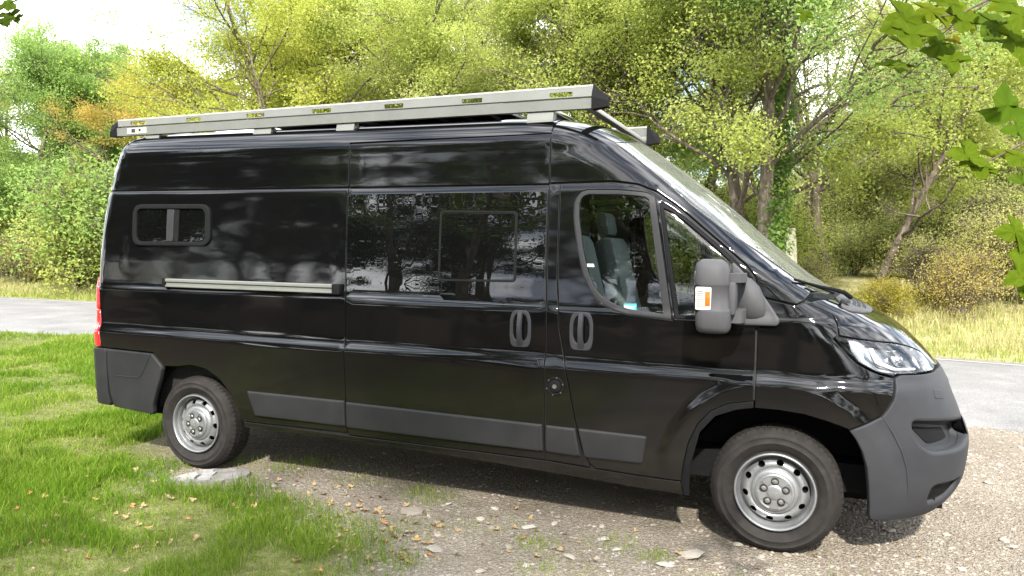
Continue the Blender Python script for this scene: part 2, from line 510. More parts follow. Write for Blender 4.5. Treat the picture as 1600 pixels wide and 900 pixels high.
def mk_ground():
    m, n, b = new_mat("roadside_ground")
    geo = node(n, "ShaderNodeNewGeometry")
    at = node(n, "ShaderNodeAttribute", attribute_name="v")        # 0 gravel .. 1 turf
    at2 = node(n, "ShaderNodeAttribute", attribute_name="w")       # 1 on the wooded bank
    pos = geo.outputs["Position"]
    # gravel
    v1 = node(n, "ShaderNodeTexVoronoi", Scale=38.0); n.links.new(pos, v1.inputs["Vector"])
    v2 = node(n, "ShaderNodeTexVoronoi", Scale=95.0); n.links.new(pos, v2.inputs["Vector"])
    g1 = ramp(n, [(.0, (.096, .078, .057)), (.35, (.165, .139, .106)), (.7, (.235, .207, .166)), (1., (.31, .286, .245))])
    sx = node(n, "ShaderNodeSeparateColor"); n.links.new(v2.outputs["Color"], sx.inputs["Color"])
    n.links.new(sx.outputs["Red"], g1.inputs["Fac"])
    nz = node(n, "ShaderNodeTexNoise", Scale=1.6, Detail=7.0, Roughness=.65); n.links.new(pos, nz.inputs["Vector"])
    g2 = ramp(n, [(.35, (.135, .106, .074)), (.62, (.225, .194, .150))]); n.links.new(nz.outputs["Fac"], g2.inputs["Fac"])
    mg = node(n, "ShaderNodeMix", data_type='RGBA'); mg.inputs["Factor"].default_value = .5
    n.links.new(g1.outputs["Color"], mg.inputs["A"]); n.links.new(g2.outputs["Color"], mg.inputs["B"])
    # turf soil with thatch
    nt_ = node(n, "ShaderNodeTexNoise", Scale=11.0, Detail=8.0, Roughness=.7); n.links.new(pos, nt_.inputs["Vector"])
    s1 = ramp(n, [(.3, (.065, .062, .024)), (.5, (.115, .13, .034)), (.7, (.20, .185, .085))]); n.links.new(nt_.outputs["Fac"], s1.inputs["Fac"])
    m1 = node(n, "ShaderNodeMix", data_type='RGBA')
    n.links.new(at.outputs["Fac"], m1.inputs["Factor"]); n.links.new(mg.outputs["Result"], m1.inputs["A"]); n.links.new(s1.outputs["Color"], m1.inputs["B"])
    # woodland bank
    nb = node(n, "ShaderNodeTexNoise", Scale=3.0, Detail=8.0, Roughness=.7); n.links.new(pos, nb.inputs["Vector"])
    s2 = ramp(n, [(.3, (.18, .15, .07)), (.5, (.32, .29, .13)), (.68, (.46, .41, .22))]); n.links.new(nb.outputs["Fac"], s2.inputs["Fac"])
    m2 = node(n, "ShaderNodeMix", data_type='RGBA')
    n.links.new(at2.outputs["Fac"], m2.inputs["Factor"]); n.links.new(m1.outputs["Result"], m2.inputs["A"]); n.links.new(s2.outputs["Color"], m2.inputs["B"])
    at3 = node(n, "ShaderNodeAttribute", attribute_name="litter")   # brown leaf litter under the trees behind
    s3 = ramp(n, [(.3, (.035, .026, .016)), (.55, (.085, .06, .036)), (.72, (.15, .105, .06))]); n.links.new(nt_.outputs["Fac"], s3.inputs["Fac"])
    m3 = node(n, "ShaderNodeMix", data_type='RGBA')
    n.links.new(at3.outputs["Fac"], m3.inputs["Factor"]); n.links.new(m2.outputs["Result"], m3.inputs["A"]); n.links.new(s3.outputs["Color"], m3.inputs["B"])
    n.links.new(m3.outputs["Result"], b.inputs["Base Color"])
    b.inputs["Roughness"].default_value = .95
    b.inputs["Specular IOR Level"].default_value = .2
    ad = node(n, "ShaderNodeMath", operation='ADD'); n.links.new(v1.outputs["Distance"], ad.inputs[0]); n.links.new(v2.outputs["Distance"], ad.inputs[1])
    bump(n, b, ad.outputs[0], .9, .012)
    return m
def mk_stone(name, c0, c1, c2):
    m, n, b = new_mat(name)
    tc = node(n, "ShaderNodeTexCoord"); oi = node(n, "ShaderNodeObjectInfo")
    at = node(n, "ShaderNodeAttribute", attribute_name="v")
    a = node(n, "ShaderNodeTexNoise", Scale=30.0, Detail=5.0, Roughness=.65); n.links.new(tc.outputs["Object"], a.inputs["Vector"])
    s = node(n, "ShaderNodeMath", operation='ADD'); n.links.new(at.outputs["Fac"], s.inputs[0]); n.links.new(oi.outputs["Random"], s.inputs[1])
    f = node(n, "ShaderNodeMath", operation='FRACT'); n.links.new(s.outputs[0], f.inputs[0])
    r = ramp(n, [(.0, c0), (.5, c1), (1., c2)]); n.links.new(f.outputs[0], r.inputs["Fac"])
    r2 = ramp(n, [(.3, .7), (.7, 1.2)]); n.links.new(a.outputs["Fac"], r2.inputs["Fac"])
    mx = node(n, "ShaderNodeMix", data_type='RGBA', blend_type='MULTIPLY'); mx.inputs["Factor"].default_value = 1
    n.links.new(r.outputs["Color"], mx.inputs["A"]); n.links.new(r2.outputs["Color"], mx.inputs["B"])
    n.links.new(mx.outputs["Result"], b.inputs["Base Color"]); b.inputs["Roughness"].default_value = .9
    bump(n, b, a.outputs["Fac"], .4, .004)
    return m

M = dict(
    paint=mk_paint(), dark_glass=mk_dark_glass(), rubber=mk_rubber(), grey=mk_grey_plastic(), grey_lit=mk_grey_plastic("lit_grey_plastic", (.046, .047, .051), (.060, .060, .063)), grey_dark=mk_grey_plastic("dark_grey_plastic", (.014, .0145, .0155), (.021, .021, .022)), bark=mk_bark(),  # mid grey copy of the plastic, sunlight and sky sheen put into its colour
    glass=mk_glass("cab_window_glass", (.78, .86, .82)), screen=mk_glass("windscreen_glass", (.74, .84, .79), 2.1, .11),
    clear=mk_glass("headlamp_cover", (.93, .95, .96)),
    black=simple("matt_black_plastic", (.008, .008, .0085), .7, noise=.2, spec=.06),
    seal=simple("grey_window_seal", (.019, .0195, .021), .6, noise=.15, bmp=.05, spec=.2),
    dark=simple("dark_cavity", (.006, .006, .006), .8, noise=.1),
    alu=simple("champagne_aluminium", (.125, .131, .119), .5, .1, noise=.05, nscale=8, bmp=.03),
    alu_white=simple("pale_aluminium", (.28, .28, .265), .5, .15, noise=.05, nscale=10),
    steel=simple("silver_painted_steel", (.222, .228, .232), .34, .6, noise=.13, nscale=9, bmp=.05),
    bolt=simple("worn_bolt_steel", (.30, .29, .28), .35, .9, noise=.2, nscale=60),
    chrome=simple("lamp_reflector", (.50, .52, .54), .15, .95, noise=.05, nscale=30),
    red=simple("red_lamp_lens", (.55, .012, .015), .12, noise=.1, nscale=60, coat=.5),
    orange=simple("orange_lamp_lens", (.75, .10, .01), .15, noise=.2, nscale=80, coat=.5),
    white_lens=simple("white_lamp_lens", (.50, .49, .46), .15, noise=.12, nscale=60, coat=.5),
    white=simple("white_plastic", (.78, .78, .77), .4, noise=.05, nscale=12),
    solar=simple("dark_solar_panel", (.016, .017, .024), .2, noise=.2, nscale=20),
    cloth=simple("grey_seat_cloth", (.15, .165, .17), .9, noise=.25, nscale=50, bmp=.3),
    trim=simple("cab_trim", (.085, .09, .09), .75, noise=.15, nscale=30, bmp=.1),
    sticker=simple("teal_sticker", (.03, .27, .36), .45, noise=.1, nscale=60),
    ground=mk_ground(), asphalt=mk_asphalt(),
    line=simple("worn_white_road_paint", (.30, .297, .29), .7, noise=.25, nscale=14, bmp=.2),
    stone=mk_stone("limestone", (.17, .145, .115), (.27, .24, .195), (.38, .355, .31)),
    pebble=mk_stone("gravel_stone", (.095, .077, .058), (.172, .146, .114), (.285, .262, .222)),
    slab=simple("weathered_concrete", (.15, .14, .13), .85, noise=.35, nscale=14, bmp=.6),
    crust=simple("white_flaking_crust", (.23, .225, .218), .85, noise=.2, nscale=24, bmp=.5),
    marker=simple("cream_painted_marker", (.66, .60, .44), .7, noise=.12, nscale=12, bmp=.2),
    wood=simple("grey_weathered_wood", (.33, .28, .22), .85, noise=.3, nscale=16, bmp=.4),
    leaf=mk_leaf("tree_leaves", (.235, .29, .085), (.385, .45, .165), (.58, .60, .30), .60),
    grass=mk_leaf("grass_blades", (.085, .165, .010), (.18, .265, .028), (.36, .345, .13), .4, hue_obj=False),
    hay=mk_leaf("dry_grass", (.26, .255, .09), (.40, .375, .17), (.55, .50, .29), .35, hue_obj=False),
    maple=mk_leaf("maple_leaves", (.050, .086, .002), (.076, .120, .003), (.105, .146, .010), .5, .85),
    litter=mk_leaf("fallen_leaves", (.20, .125, .06), (.30, .215, .125), (.42, .35, .24), .15, .7),
)

# ------------------------------------------------------------------ the van's outer surface (u along the side, z up)
def hermite(xs, ys):
    xs=np.array(xs,float); ys=np.array(ys,float)
    h=np.diff(xs); d=np.diff(ys)/h
    m=np.zeros_like(ys); m[0]=d[0]; m[-1]=d[-1]
    for i in range(1,len(xs)-1):
        if d[i-1]*d[i]>0:
            w1=2*h[i]+h[i-1]; w2=h[i]+2*h[i-1]
            m[i]=(w1+w2)/(w1/d[i-1]+w2/d[i])
    def f(x):
        x=np.clip(np.asarray(x,float),xs[0],xs[-1])
        k=np.clip(np.searchsorted(xs,x,side='right')-1,0,len(xs)-2)
        t=(x-xs[k])/h[k]
        return ((1+2*t)*(1-t)**2*ys[k]+t*(1-t)**2*h[k]*m[k]+t*t*(3-2*t)*ys[k+1]+t*t*(t-1)*h[k]*m[k+1])
    return f
def sstep(a,b,x):
    t=np.clip((x-a)/(b-a),0,1); return t*t*(3-2*t)
SIDE=hermite([.10,.20,.30,.42,.62,.90,.955,.975,1.0,1.03,1.25,1.300,1.322,1.36,1.5,1.75,1.98,2.02,2.045,2.2,2.28],
             [.93,.955,.983,.998,1.010,1.021,1.023,1.018,1.003,.998,.994,.993,.984,.981,.975,.958,.936,.932,.924,.913,.905])
XF=hermite([.10,.20,.284,.436,.596,.766,.90,1.02,1.12,1.23,1.32,1.38,1.435,1.68,1.87,2.05,2.22,2.36,2.44,2.495],
           [.62,.79,.92,1.0,1.015,.968,.912,.848,.765,.645,.49,.35,.24,-.07,-.285,-.50,-.725,-.92,-1.07,-1.30])
X0=hermite([.1,.9,1.1,1.25,1.435,1.68,1.9,2.2,2.4,2.495],[.10,.10,.08,.04,-.06,-.52,-.80,-1.24,-1.56,-1.90])
XR=hermite([.1,.5,1.2,1.7,2.1,2.35,2.44,2.495],[-5.02,-5.05,-5.055,-5.03,-4.975,-4.90,-4.85,-4.76])
RC=.13   # rear corner radius
def zt(x,z): return z+.0105*(x+2.7)
def w_side(x,z):
    q=zt(x,z)
    s=np.clip((q-2.28)/.215,0,1)
    return np.where(q<2.28, SIDE(q), .60+.305*np.maximum(1-s**2.5,0)**.4)
def dW(x,z):
    q=zt(x,z)
    # wheel flares
    r=np.hypot(x+.01,z-.345); up=sstep(.30,.5,z)
    b=.014*(1-sstep(.575,.66,r))*up*(1-sstep(.3,.75,x))
    r2=np.hypot(x+4.035,z-.345)
    b=b+.004*(1-sstep(.44,.60,r2))*up
    def rec(xa,xb,za,zb,d,s):
        return -d*sstep(xa,xa+s,x)*(1-sstep(xb-s,xb,x))*sstep(za,za+s,q)*(1-sstep(zb-s,zb,q))
    b=b+rec(-4.76,-2.78,1.38,1.985,.0015,.10)+rec(-4.76,-2.76,2.06,2.345,.0015,.10)+rec(-2.68,-1.34,2.06,2.345,.0015,.10)
    return b
N=3.0
def W(x,z):
    x=np.asarray(x,float); z=np.asarray(z,float)
    xf,x0,xr=XF(z),X0(z),XR(z); xr0=xr+RC
    a=np.clip((x-x0)/(xf-x0),0,1); b=np.clip((xr0-x)/RC,0,1)
    return (w_side(x,z)+dW(x,z))*(1-a**N)**(1/N)-RC*(1-(1-b**2)**.5)
A1=.8; Y1=(1-A1**3)**(1/3)
def u_of(x,z,y=None):
    """x -> u on the near side"""
    xf,x0=XF(z),X0(z); x1=x0+A1*(xf-x0)
    w=w_side(x,z)
    return np.where(x<=x1,x,x1+Y1*w_side(x1,z)-np.abs(W(x,z)))
def P(u,z,off=0.0,side=-1):
    """surface point from (u,z); off is outward"""
    u=np.asarray(u,float); z=np.asarray(z,float); u,z=np.broadcast_arrays(u,z)
    def raw(u,z):
        xf,x0=XF(z),X0(z); x1=x0+A1*(xf-x0); w=w_side(np.minimum(u,x1),z)+dW(np.minimum(u,x1),z)
        y=-Y1*w+(u-x1)
        xx=x0+(xf-x0)*np.maximum(1-np.abs(y/w)**N,0)**(1/N)
        sid=u<=x1
        return np.stack([np.where(sid,u,xx),np.where(sid,-W(u,z),y),z],-1)
    p=raw(u,z)
    e=.004
    du=raw(u+e,z)-raw(u-e,z); dz=raw(u,z+e)-raw(u,z-e)
    n=np.cross(du,dz); n/=np.maximum(np.linalg.norm(n,axis=-1,keepdims=True),1e-12)
    p=p+n*np.asarray(off)[...,None]
    if side>0: p=p*[1,-1,1]; n=n*[1,-1,1]
    return p,n
def UC(z):
    xf,x0=XF(z),X0(z); x1=x0+A1*(xf-x0); return x1+Y1*w_side(x1,z)

# ------------------------------------------------------------------ terrain
def y_near(x):
    x = np.asarray(x, float); q = np.clip(x, -40, 3)
    return np.where(x > 3, 2.62 - .42 * (x - 3), np.where(x < -40, -2.7 + .55 * (x + 40), 3.40 - .215 * q - .0094 * q * q))
def y_far(x):
    x = np.asarray(x, float); q = np.clip(x, -40, 4)
    return np.where(x > 4, 8.08 - .3 * (x - 4), np.where(x < -40, 10.6 + .15 * (x + 40), 8.85 - .19 * q - .0040 * q * q))
def ground_z(x, y):
    x = np.asarray(x, float); y = np.asarray(y, float)
    t = y - y_far(x)
    bank = 1.0 * sstep(.4, 8.0, t) + .03 * np.maximum(t - 8, 0)
    lump = (fbm(x * .5, y * .5, 5) - .5) * .16 * sstep(.3, 4, t)
    near = (fbm(x * 1.3, y * 1.3, 3) - .5) * .016 * (1 - sstep(-.5, 0, y - y_near(x)))
    return bank + lump + near
GRASS_LINE = np.array([(-1.45, -3.4), (-1.62, -2.3), (-1.75, -1.95), (-2.05, -1.66), (-2.45, -1.36), (-3.1, -1.28), (-3.55, -1.12), (-4.0, -1.32), (-4.25, -.75),
                       (-4.75, -.45), (-5.0, .1), (-5.25, 1.0), (-4.9, 2.2), (-4.4, 3.5), (-4.0, 5.2), (-60, 9), (-60, -60), (-1.2, -60)])
def turf(x, y):
    """0 bare .. 1 thick turf"""
    p = np.stack([np.ravel(x), np.ravel(y)], 1).astype(float)
    wob = (fbm(p[:, 0] * 3, p[:, 1] * 3, 11) - .5) * .9
    d = np.zeros(len(p)); ins = np.zeros(len(p), bool)
    for k in range(0, len(p), 40000):
        q = p[k:k + 40000]; d[k:k + 40000] = dist_poly(GRASS_LINE, q); ins[k:k + 40000] = inside(GRASS_LINE, q)
    s = np.where(ins, d, -d) + wob * .55
    return sstep(-.12, .35, s).reshape(np.shape(x))

def axis(fine, lo, hi, step):
    a = list(np.arange(fine[0], fine[1] + 1e-6, step)); s = step
    while a[-1] < hi: s = min(s * 1.22, 14); a.append(a[-1] + s)
    s = step; b = []
    c = fine[0]
    while c > lo: s = min(s * 1.22, 14); c -= s; b.append(c)
    return np.array(b[::-1] + a)
gx = axis((-13, 4.5), -230, 230, .085); gy = axis((-3.6, 14), -120, 260, .085)
GX, GY = np.meshgrid(gx, gy)
GZ = ground_z(GX, GY)
under_road = (GY > y_near(GX) + .12) & (GY < y_far(GX) - .12)
GZ = np.where(under_road, -.03, GZ)
nx, ny = len(gx), len(gy)
idx = np.arange(nx * ny).reshape(ny, nx)
F = np.stack([idx[:-1, :-1], idx[:-1, 1:], idx[1:, 1:], idx[1:, :-1]], -1).reshape(-1, 4)
me = indexed_mesh("ground", np.stack([GX, GY, GZ], -1).reshape(-1, 3), F, attr=turf(GX, GY).ravel())
a = me.attributes.new('w', 'FLOAT', 'POINT')
a.data.foreach_set('value', sstep(-.1, .5, GY - y_far(GX)).ravel().astype(np.float32))
a = me.attributes.new('litter', 'FLOAT', 'POINT')
a.data.foreach_set('value', (sstep(3.5, 5.2, -GY + (fbm(GX * .8, GY * .8, 77) - .5) * 2.5)).ravel().astype(np.float32))
tag(link("ground", me, M['ground']), kind='structure', label="tan gravel and turf ground rising to a wooded bank")

# road slab with a crumbled near edge
rx = np.concatenate([np.arange(-120, -30, 2.), np.arange(-30, -2, .25), np.arange(-2, 5, .04), np.arange(5, 60, 1.)])
rows = []
yn = y_near(rx) + (fbm(rx * 4, rx * 0 + 2, 21) - .5) * .22 + (fbm(rx * 22, rx * 0 + 2, 31) - .5) * .09
yf = y_far(rx) + (fbm(rx * 2, rx * 0 + 5, 23) - .5) * .15
prof = [(0, -.05), (0.004, .012), (.05, .03), (.25, .045), (.5, .06), (.75, .045), (.97, .03), (.996, .015), (1, -.05)]
for t, h in prof:
    rows.append(np.stack([rx, yn + (yf - yn) * t, np.full(len(rx), h)], 1))
V = np.concatenate(rows); m = len(rx)
idx = np.arange(len(prof) * m).reshape(len(prof), m)
F = np.stack([idx[:-1, :-1], idx[:-1, 1:], idx[1:, 1:], idx[1:, :-1]], -1).reshape(-1, 4)
tag(link("road", indexed_mesh("road", V, F), M['asphalt']), kind='structure', label="pale grey asphalt country road")
def road_h(t): return np.interp(t, [p[0] for p in prof], [p[1] for p in prof])
def road_line(t, wd):
    x = np.arange(-90, 30, .5); w0 = y_near(x); w1 = y_far(x); c = w0 + (w1 - w0) * t
    wear = wd * (.75 + .5 * fbm(x * 1.1, x * 0, 8))
    lo = np.stack([x, c - wear / 2, np.full(len(x), float(road_h(t))) + .006], 1); hi = lo.copy(); hi[:, 1] = c + wear / 2
    k = len(x); V = np.concatenate([lo, hi]); i = np.arange(k - 1)
    return link("road_marking", indexed_mesh("road_marking", V, np.stack([i, i + 1, i + k + 1, i + k], 1)), M['line'])
tag(road_line(.92, .085), kind='structure', label="thin worn white edge line along the far side of the road")

# ------------------------------------------------------------------ the van
van = tag(empty("camper_van", (-2.0, 0, 0)), "glossy black high-roof camper van parked on the gravel beside the road", "van")
VAN = Matrix.Translation((2.0, 0, 0))
def attach(o):
    """children of the van are modelled in world coordinates"""
    o.parent = van; o.matrix_parent_inverse = VAN; return o
def sub(o, p):
    o.parent = p; return o

def seams(z0, z1, f, n=7): return [(f(z), z) for z in np.linspace(z0, z1, n)]

def panel(name, outline, mat, parent=None, holes=(), off=0.0, gap=.0028, edge=.004, depth=.02, side=-1, grid=.045, res=.035, hole_edge=None, grid_z=None, flat=False):
    out = inset(resample(ccw(outline), res), gap)
    hs = [resample(ccw(h), res)[::-1].copy() for h in holes]      # clockwise, so inset() moves away from the hole
    he = edge if hole_edge is None else hole_edge
    ring = [(out, edge)] + [(h, he) for h in hs]
    b2 = [inset(l, e) for l, e in ring]
    V2, F = cdt(b2[0], [h[::-1] for h in b2[1:]], grid, grid_z)
    P0, N0 = P(V2[:, 0], V2[:, 1], off, side)
    verts = [P0]; norms = [N0]; faces = [tuple(f) if side < 0 else tuple(f[::-1]) for f in F]
    n = len(P0)
    for (l, e), l2 in zip(ring, b2):
        l1 = inset(l, e * .3)
        pa, na = P(l2[:, 0], l2[:, 1], off, side); pb, nb = P(l1[:, 0], l1[:, 1], off - e * .3, side)
        pc, nc = P(l[:, 0], l[:, 1], off - e, side); pd, nd = P(l[:, 0], l[:, 1], off - depth, side)
        ex = pc - pa; ex -= (ex * na).sum(1, keepdims=True) * na; ex /= np.linalg.norm(ex, axis=1, keepdims=True) + 1e-9
        def nn(a): return a / (np.linalg.norm(a, axis=1, keepdims=True) + 1e-9)
        verts += [pa, pb, pc, pd]; norms += [na, nn(na + ex * .6), nn(na * .3 + ex), ex]
        m = len(l)
        for r in range(3):
            a0 = n + r * m
            for k in range(m):
                q = (a0 + k, a0 + m + k, a0 + m + (k + 1) % m, a0 + (k + 1) % m)
                faces.append(q if side < 0 else q[::-1])
        n += 4 * m
    verts = np.concatenate(verts); norms = np.concatenate(norms)
    me = raw_mesh(name, verts, faces, norms)
    me.materials.append(mat)
    o = bpy.data.objects.new(name, me); COL.objects.link(o)
    if parent is None: attach(o)
    else: o.parent = parent
    return o

def strip(name, pts, width, mat, parent=None, off=-.012, side=-1, closed=False):
    """a ribbon on the body surface along a (u,z) path"""
    p = resample(pts, .03, closed); t = np.gradient(p, axis=0); t /= np.linalg.norm(t, axis=1, keepdims=True) + 1e-9
    nrm = np.stack([-t[:, 1], t[:, 0]], 1)
    a, na = P(*(p + nrm * width / 2).T, off, side); b, nb = P(*(p - nrm * width / 2).T, off, side)
    k = len(p); F = [(i, i + 1, i + k + 1, i + k) for i in range(k - 1)]
    if side < 0: F = [f[::-1] for f in F]
    o = link(name, raw_mesh(name, np.concatenate([a, b]), F, np.concatenate([na, nb])), mat, parent)
    return attach(o) if parent is None else o

def sl(z): return -2.712 - (z - .39) * .022
def sr(z): return -1.311 - (z - .37) * .012
def xr(z): return float(XR(z)) + .014

WELL = [(-4.17, .756), (-4.03, .777), (-3.892, .758), (-3.773, .694), (-3.68, .594), (-3.615, .47), (-3.59, .405)]
BUMP_BACK = [(-4.85, .858), (-4.395, .847), (-4.290, .752)]
quarter = seams(.405, 2.040, sl, 4) + [(-4.80, 2.055)] + [(xr(z), z) for z in np.linspace(2.056, .862, 9)] + BUMP_BACK + WELL
quarter_up = seams(2.046, 2.362, sl, 3) + [(xr(z), z) for z in (2.372, 2.3, 2.2, 2.062)] + [(-4.8, 2.061)]
GZT = np.concatenate([np.arange(.2, 2.36, .045), [2.38, 2.40, 2.42, 2.44, 2.455, 2.468, 2.478, 2.485]])
for s in (-1, 1):
    panel("rear_side_panel", quarter, M['paint'], side=s, grid=.03)
    panel("upper_side_panel", quarter_up, M['paint'], side=s)
# sliding door (near side), plain panel (far side)
door_low = [(sl(.392), .392), (sr(.376), .376)] + seams(.376, 2.032, sr, 3)[1:] + seams(2.038, .392, sl, 3)[:-1]
door_up = [(sl(2.044), 2.044), (sr(2.038), 2.038), (sr(2.345), 2.345), (sl(2.338), 2.338)]
slide = panel("sliding_door", door_low, M['paint'])
o = panel("upper_door_panel", door_up, M['paint']); sub(o, slide); o.matrix_parent_inverse = Matrix()
o.parent = slide
panel("fixed_side_panel", door_low, M['paint'], side=1)
panel("upper_side_panel", door_up, M['paint'], side=1)
pillar = [(-1.309, .376), (-1.028, .362), (-1.039, .389), (-1.082, .470), (-1.125, .644), (-1.165, .844), (-1.203, 1.025), (-1.238, 1.195),
          (-1.256, 1.453), (-1.257, 1.579), (-1.262, 2.036), (sr(2.036), 2.036)]
ARCH_DOOR = [(-.497, .344), (-.488, .433), (-.460, .573), (-.410, .686), (-.343, .763), (-.252, .812), (-.118, .838)]
DOOR_FRONT = [(-.119, .996), (-.118, 1.147), (-.118, 1.436), (-.137, 1.509), (-.183, 1.567), (-.272, 1.646), (-.415, 1.767), (-.562, 1.891), (-.69, 1.980), (-.80, 2.022), (-.938, 2.040)]
cab_door = list(reversed(pillar[2:11])) + [(-1.001, .360), (-.734, .348)] + ARCH_DOOR + DOOR_FRONT
WIN = [(-1.130, 1.986), (-1.155, 1.955), (-1.167, 1.922), (-1.167, 1.85), (-1.161, 1.796), (-1.135, 1.645), (-1.095, 1.495), (-1.053, 1.409), (-1.02, 1.365), (-.982, 1.333), (-.904, 1.297),
       (-.815, 1.276), (-.572, 1.255), (-.692, 1.952), (-.740, 1.975), (-.779, 1.981), (-.90, 1.992), (-1.033, 1.996), (-1.09, 1.997)]
WIN_IN = [(-1.112, 1.962), (-1.128, 1.945), (-1.138, 1.915), (-1.138, 1.85), (-1.132, 1.80), (-1.107, 1.65), (-1.068, 1.507), (-1.028, 1.425), (-.998, 1.388), (-.965, 1.361), (-.895, 1.327),
          (-.81, 1.306), (-.622, 1.288), (-.728, 1.935), (-.748, 1.950), (-.79, 1.957), (-.90, 1.967), (-1.033, 1.970), (-1.085, 1.971)]
QWIN = [(-.555, 1.262), (-.665, 1.915), (-.655, 1.925), (-.60, 1.893), (-.51, 1.825), (-.32, 1.67), (-.22, 1.575), (-.19, 1.53), (-.19, 1.46), (-.23, 1.272), (-.26, 1.262)]
QWIN_IN = [(-.535, 1.285), (-.638, 1.885), (-.59, 1.862), (-.505, 1.80), (-.34, 1.662), (-.25, 1.575), (-.222, 1.53), (-.222, 1.46), (-.258, 1.29)]
fender = [(-.113, .842), (-.112, .996), (-.111, 1.147), (-.112, 1.398), (.084, 1.357), (.123, 1.377), (.20, 1.349), (.265, 1.316), (.285, 1.27), (.292, 1.205), (.273, 1.190), (.33, 1.125), (.387, 1.068), (.44, 1.038), (.50, 1.012),
          (.572, .995), (.570, .94), (.562, .887), (.540, .845), (.511, .803), (.440, .762), (.362, .724), (.30, .745), (.244, .762), (.14, .787), (.013, .799), (-.098, .800), (-.113, .800)]
RIDGE = [(.163, 1.436), (.062, 1.508), (-.146, 1.658), (-.32, 1.772), (-.5, 1.910), (-.66, 2.050), (-.76, 2.130), (-.86, 2.212), (-.97, 2.290)]
def curve_top(us, z0, z1):     # from a side point up to the centre line
    uc = float(UC(z1)); return [(us + (uc - us) * t, z0 + (z1 - z0) * math.sin(t * math.pi / 2)) for t in np.linspace(0, 1, 9)[1:]]
glass_top = curve_top(-.97, 2.290, 2.360)
screen_half = RIDGE + glass_top + [(float(UC(z)), z) for z in np.linspace(2.35, 1.40, 16)] + [(float(UC(1.40)) - .3, 1.395), (.30, 1.400)]
cap = [(sr(2.044), 2.044), (-1.267, 2.044), (-.938, 2.048), (-.795, 2.029), (-.683, 1.986), (-.557, 1.897), (-.411, 1.772), (-.268, 1.651), (-.178, 1.572), (-.132, 1.513), (-.112, 1.44), (-.112, 1.404), (.084, 1.363), (.12, 1.384)]
cap = cap + RIDGE + glass_top + [(float(UC(z)), z) for z in np.linspace(2.368, 2.4865, 8)] + [(u, 2.4865) for u in np.linspace(float(UC(2.4865)), -1.33, 40)[1:]] + [(sr(2.36), 2.36)]
hood_half = [(.125, 1.373), (.204, 1.344), (.269, 1.312), (.290, 1.27), (.297, 1.208), (.401, 1.191), (.568, 1.168), (.72, 1.135), (.822, 1.108), (.87, 1.075), (.915, 1.035), (.99, 1.02)] + \
            [(u, 1.015) for u in np.linspace(1.1, float(UC(1.015)), 6)] + [(float(UC(z)), z) for z in np.linspace(1.04, 1.385, 9)] + [(u, 1.392) for u in np.linspace(float(UC(1.385)) - .1, .2, 5)]
head_light = [(.275, 1.198), (.330, 1.197), (.401, 1.189), (.568, 1.166), (.72, 1.132), (.82, 1.104), (.868, 1.070), (.908, 1.033), (.905, 1.018), (.84, 1.008), (.70, 1.010), (.580, 1.014), (.568, .999), (.500, 1.017), (.44, 1.043), (.387, 1.073), (.33, 1.130)]
UCB = float(UC(.6))
def ucz(z): return float(UC(z))
bumper_half = [(.572, .990), (.60, 1.008), (.70, 1.004), (.84, 1.002), (.91, 1.010), (1.0, 1.008)] + [(u, 1.004) for u in np.linspace(1.1, ucz(1.0), 5)] + [(ucz(z), z) for z in np.linspace(.98, .27, 14)] + \
              [(1.2, .262), (1.0, .256), (.85, .250), (.72, .246), (.60, .242), (.51, .240), (.470, .250), (.468, .33), (.460, .43), (.448, .53), (.425, .61), (.395, .67), (.360, .720), (.440, .758), (.513, .800), (.543, .843), (.566, .887), (.574, .94)]
FOG = rounded([(.655, .778), (.80, .765), (.95, .748), (1.09, .735), (1.16, .70), (1.14, .640), (1.05, .614), (.90, .606), (.755, .612), (.70, .655), (.668, .71)], .03, 4)
FOG2 = rounded([(.775, .430), (.90, .430), (1.02, .428), (1.01, .365), (.92, .335), (.82, .326), (.755, .328), (.755, .37)], .03, 4)
UCG = ucz(.75)
GRILL = rounded([(UCG - .52, .90), (UCG - .03, .90), (UCG - .03, .66), (UCG - .46, .66)], .04)

paint_parts = {}
for s in (-1, 1):
    panel("door_pillar", pillar, M['paint'], side=s)
    d = panel("cab_door", cab_door, M['paint'], side=s, holes=[WIN, QWIN], hole_edge=.006, grid=.014 if s < 0 else .04, res=.015)
    fr = panel("window_frame", WIN, M['seal'], parent=d, holes=[WIN_IN], off=.003, gap=.0, edge=.005, depth=.03, side=s, grid=.2)
    panel("window_pane", inset(ccw(WIN_IN), -.008), M['glass'], parent=d, off=-.014, gap=0, edge=.001, depth=.004, side=s)
    panel("quarter_frame", QWIN, M['black'], parent=d, holes=[QWIN_IN], off=.001, gap=.0, edge=.004, depth=.03, side=s, grid=.2)
    panel("quarter_pane", inset(ccw(QWIN_IN), -.008), M['glass'], parent=d, off=-.012, gap=0, edge=.001, depth=.004, side=s)
    panel("front_wing", fender, M['paint'], side=s, grid=.016 if s < 0 else .04, res=.015)
    panel("cab_roof_side", cap, M['paint'], side=s, grid_z=GZT)
    panel("bonnet", hood_half, M['paint'], side=s, gap=.002, grid=.03)
    panel("windscreen", screen_half, M['screen'], side=s, off=-.0005, gap=.001, edge=.002, depth=.005)
    trim_ = [(-.501, .344)] + ARCH_DOOR + [(-.117, .800), (-.206, .783), (-.317, .737), (-.398, .640), (-.441, .467), (-.455, .33), (-.452, .262), (-.485, .262)]
    panel("wheel_arch_trim", trim_[1:], M['black'], side=s, off=.004, gap=.001, grid=.1)
    strip("bonnet_seal", hood_half[:7], .05, M['dark'], side=s, off=-.015)

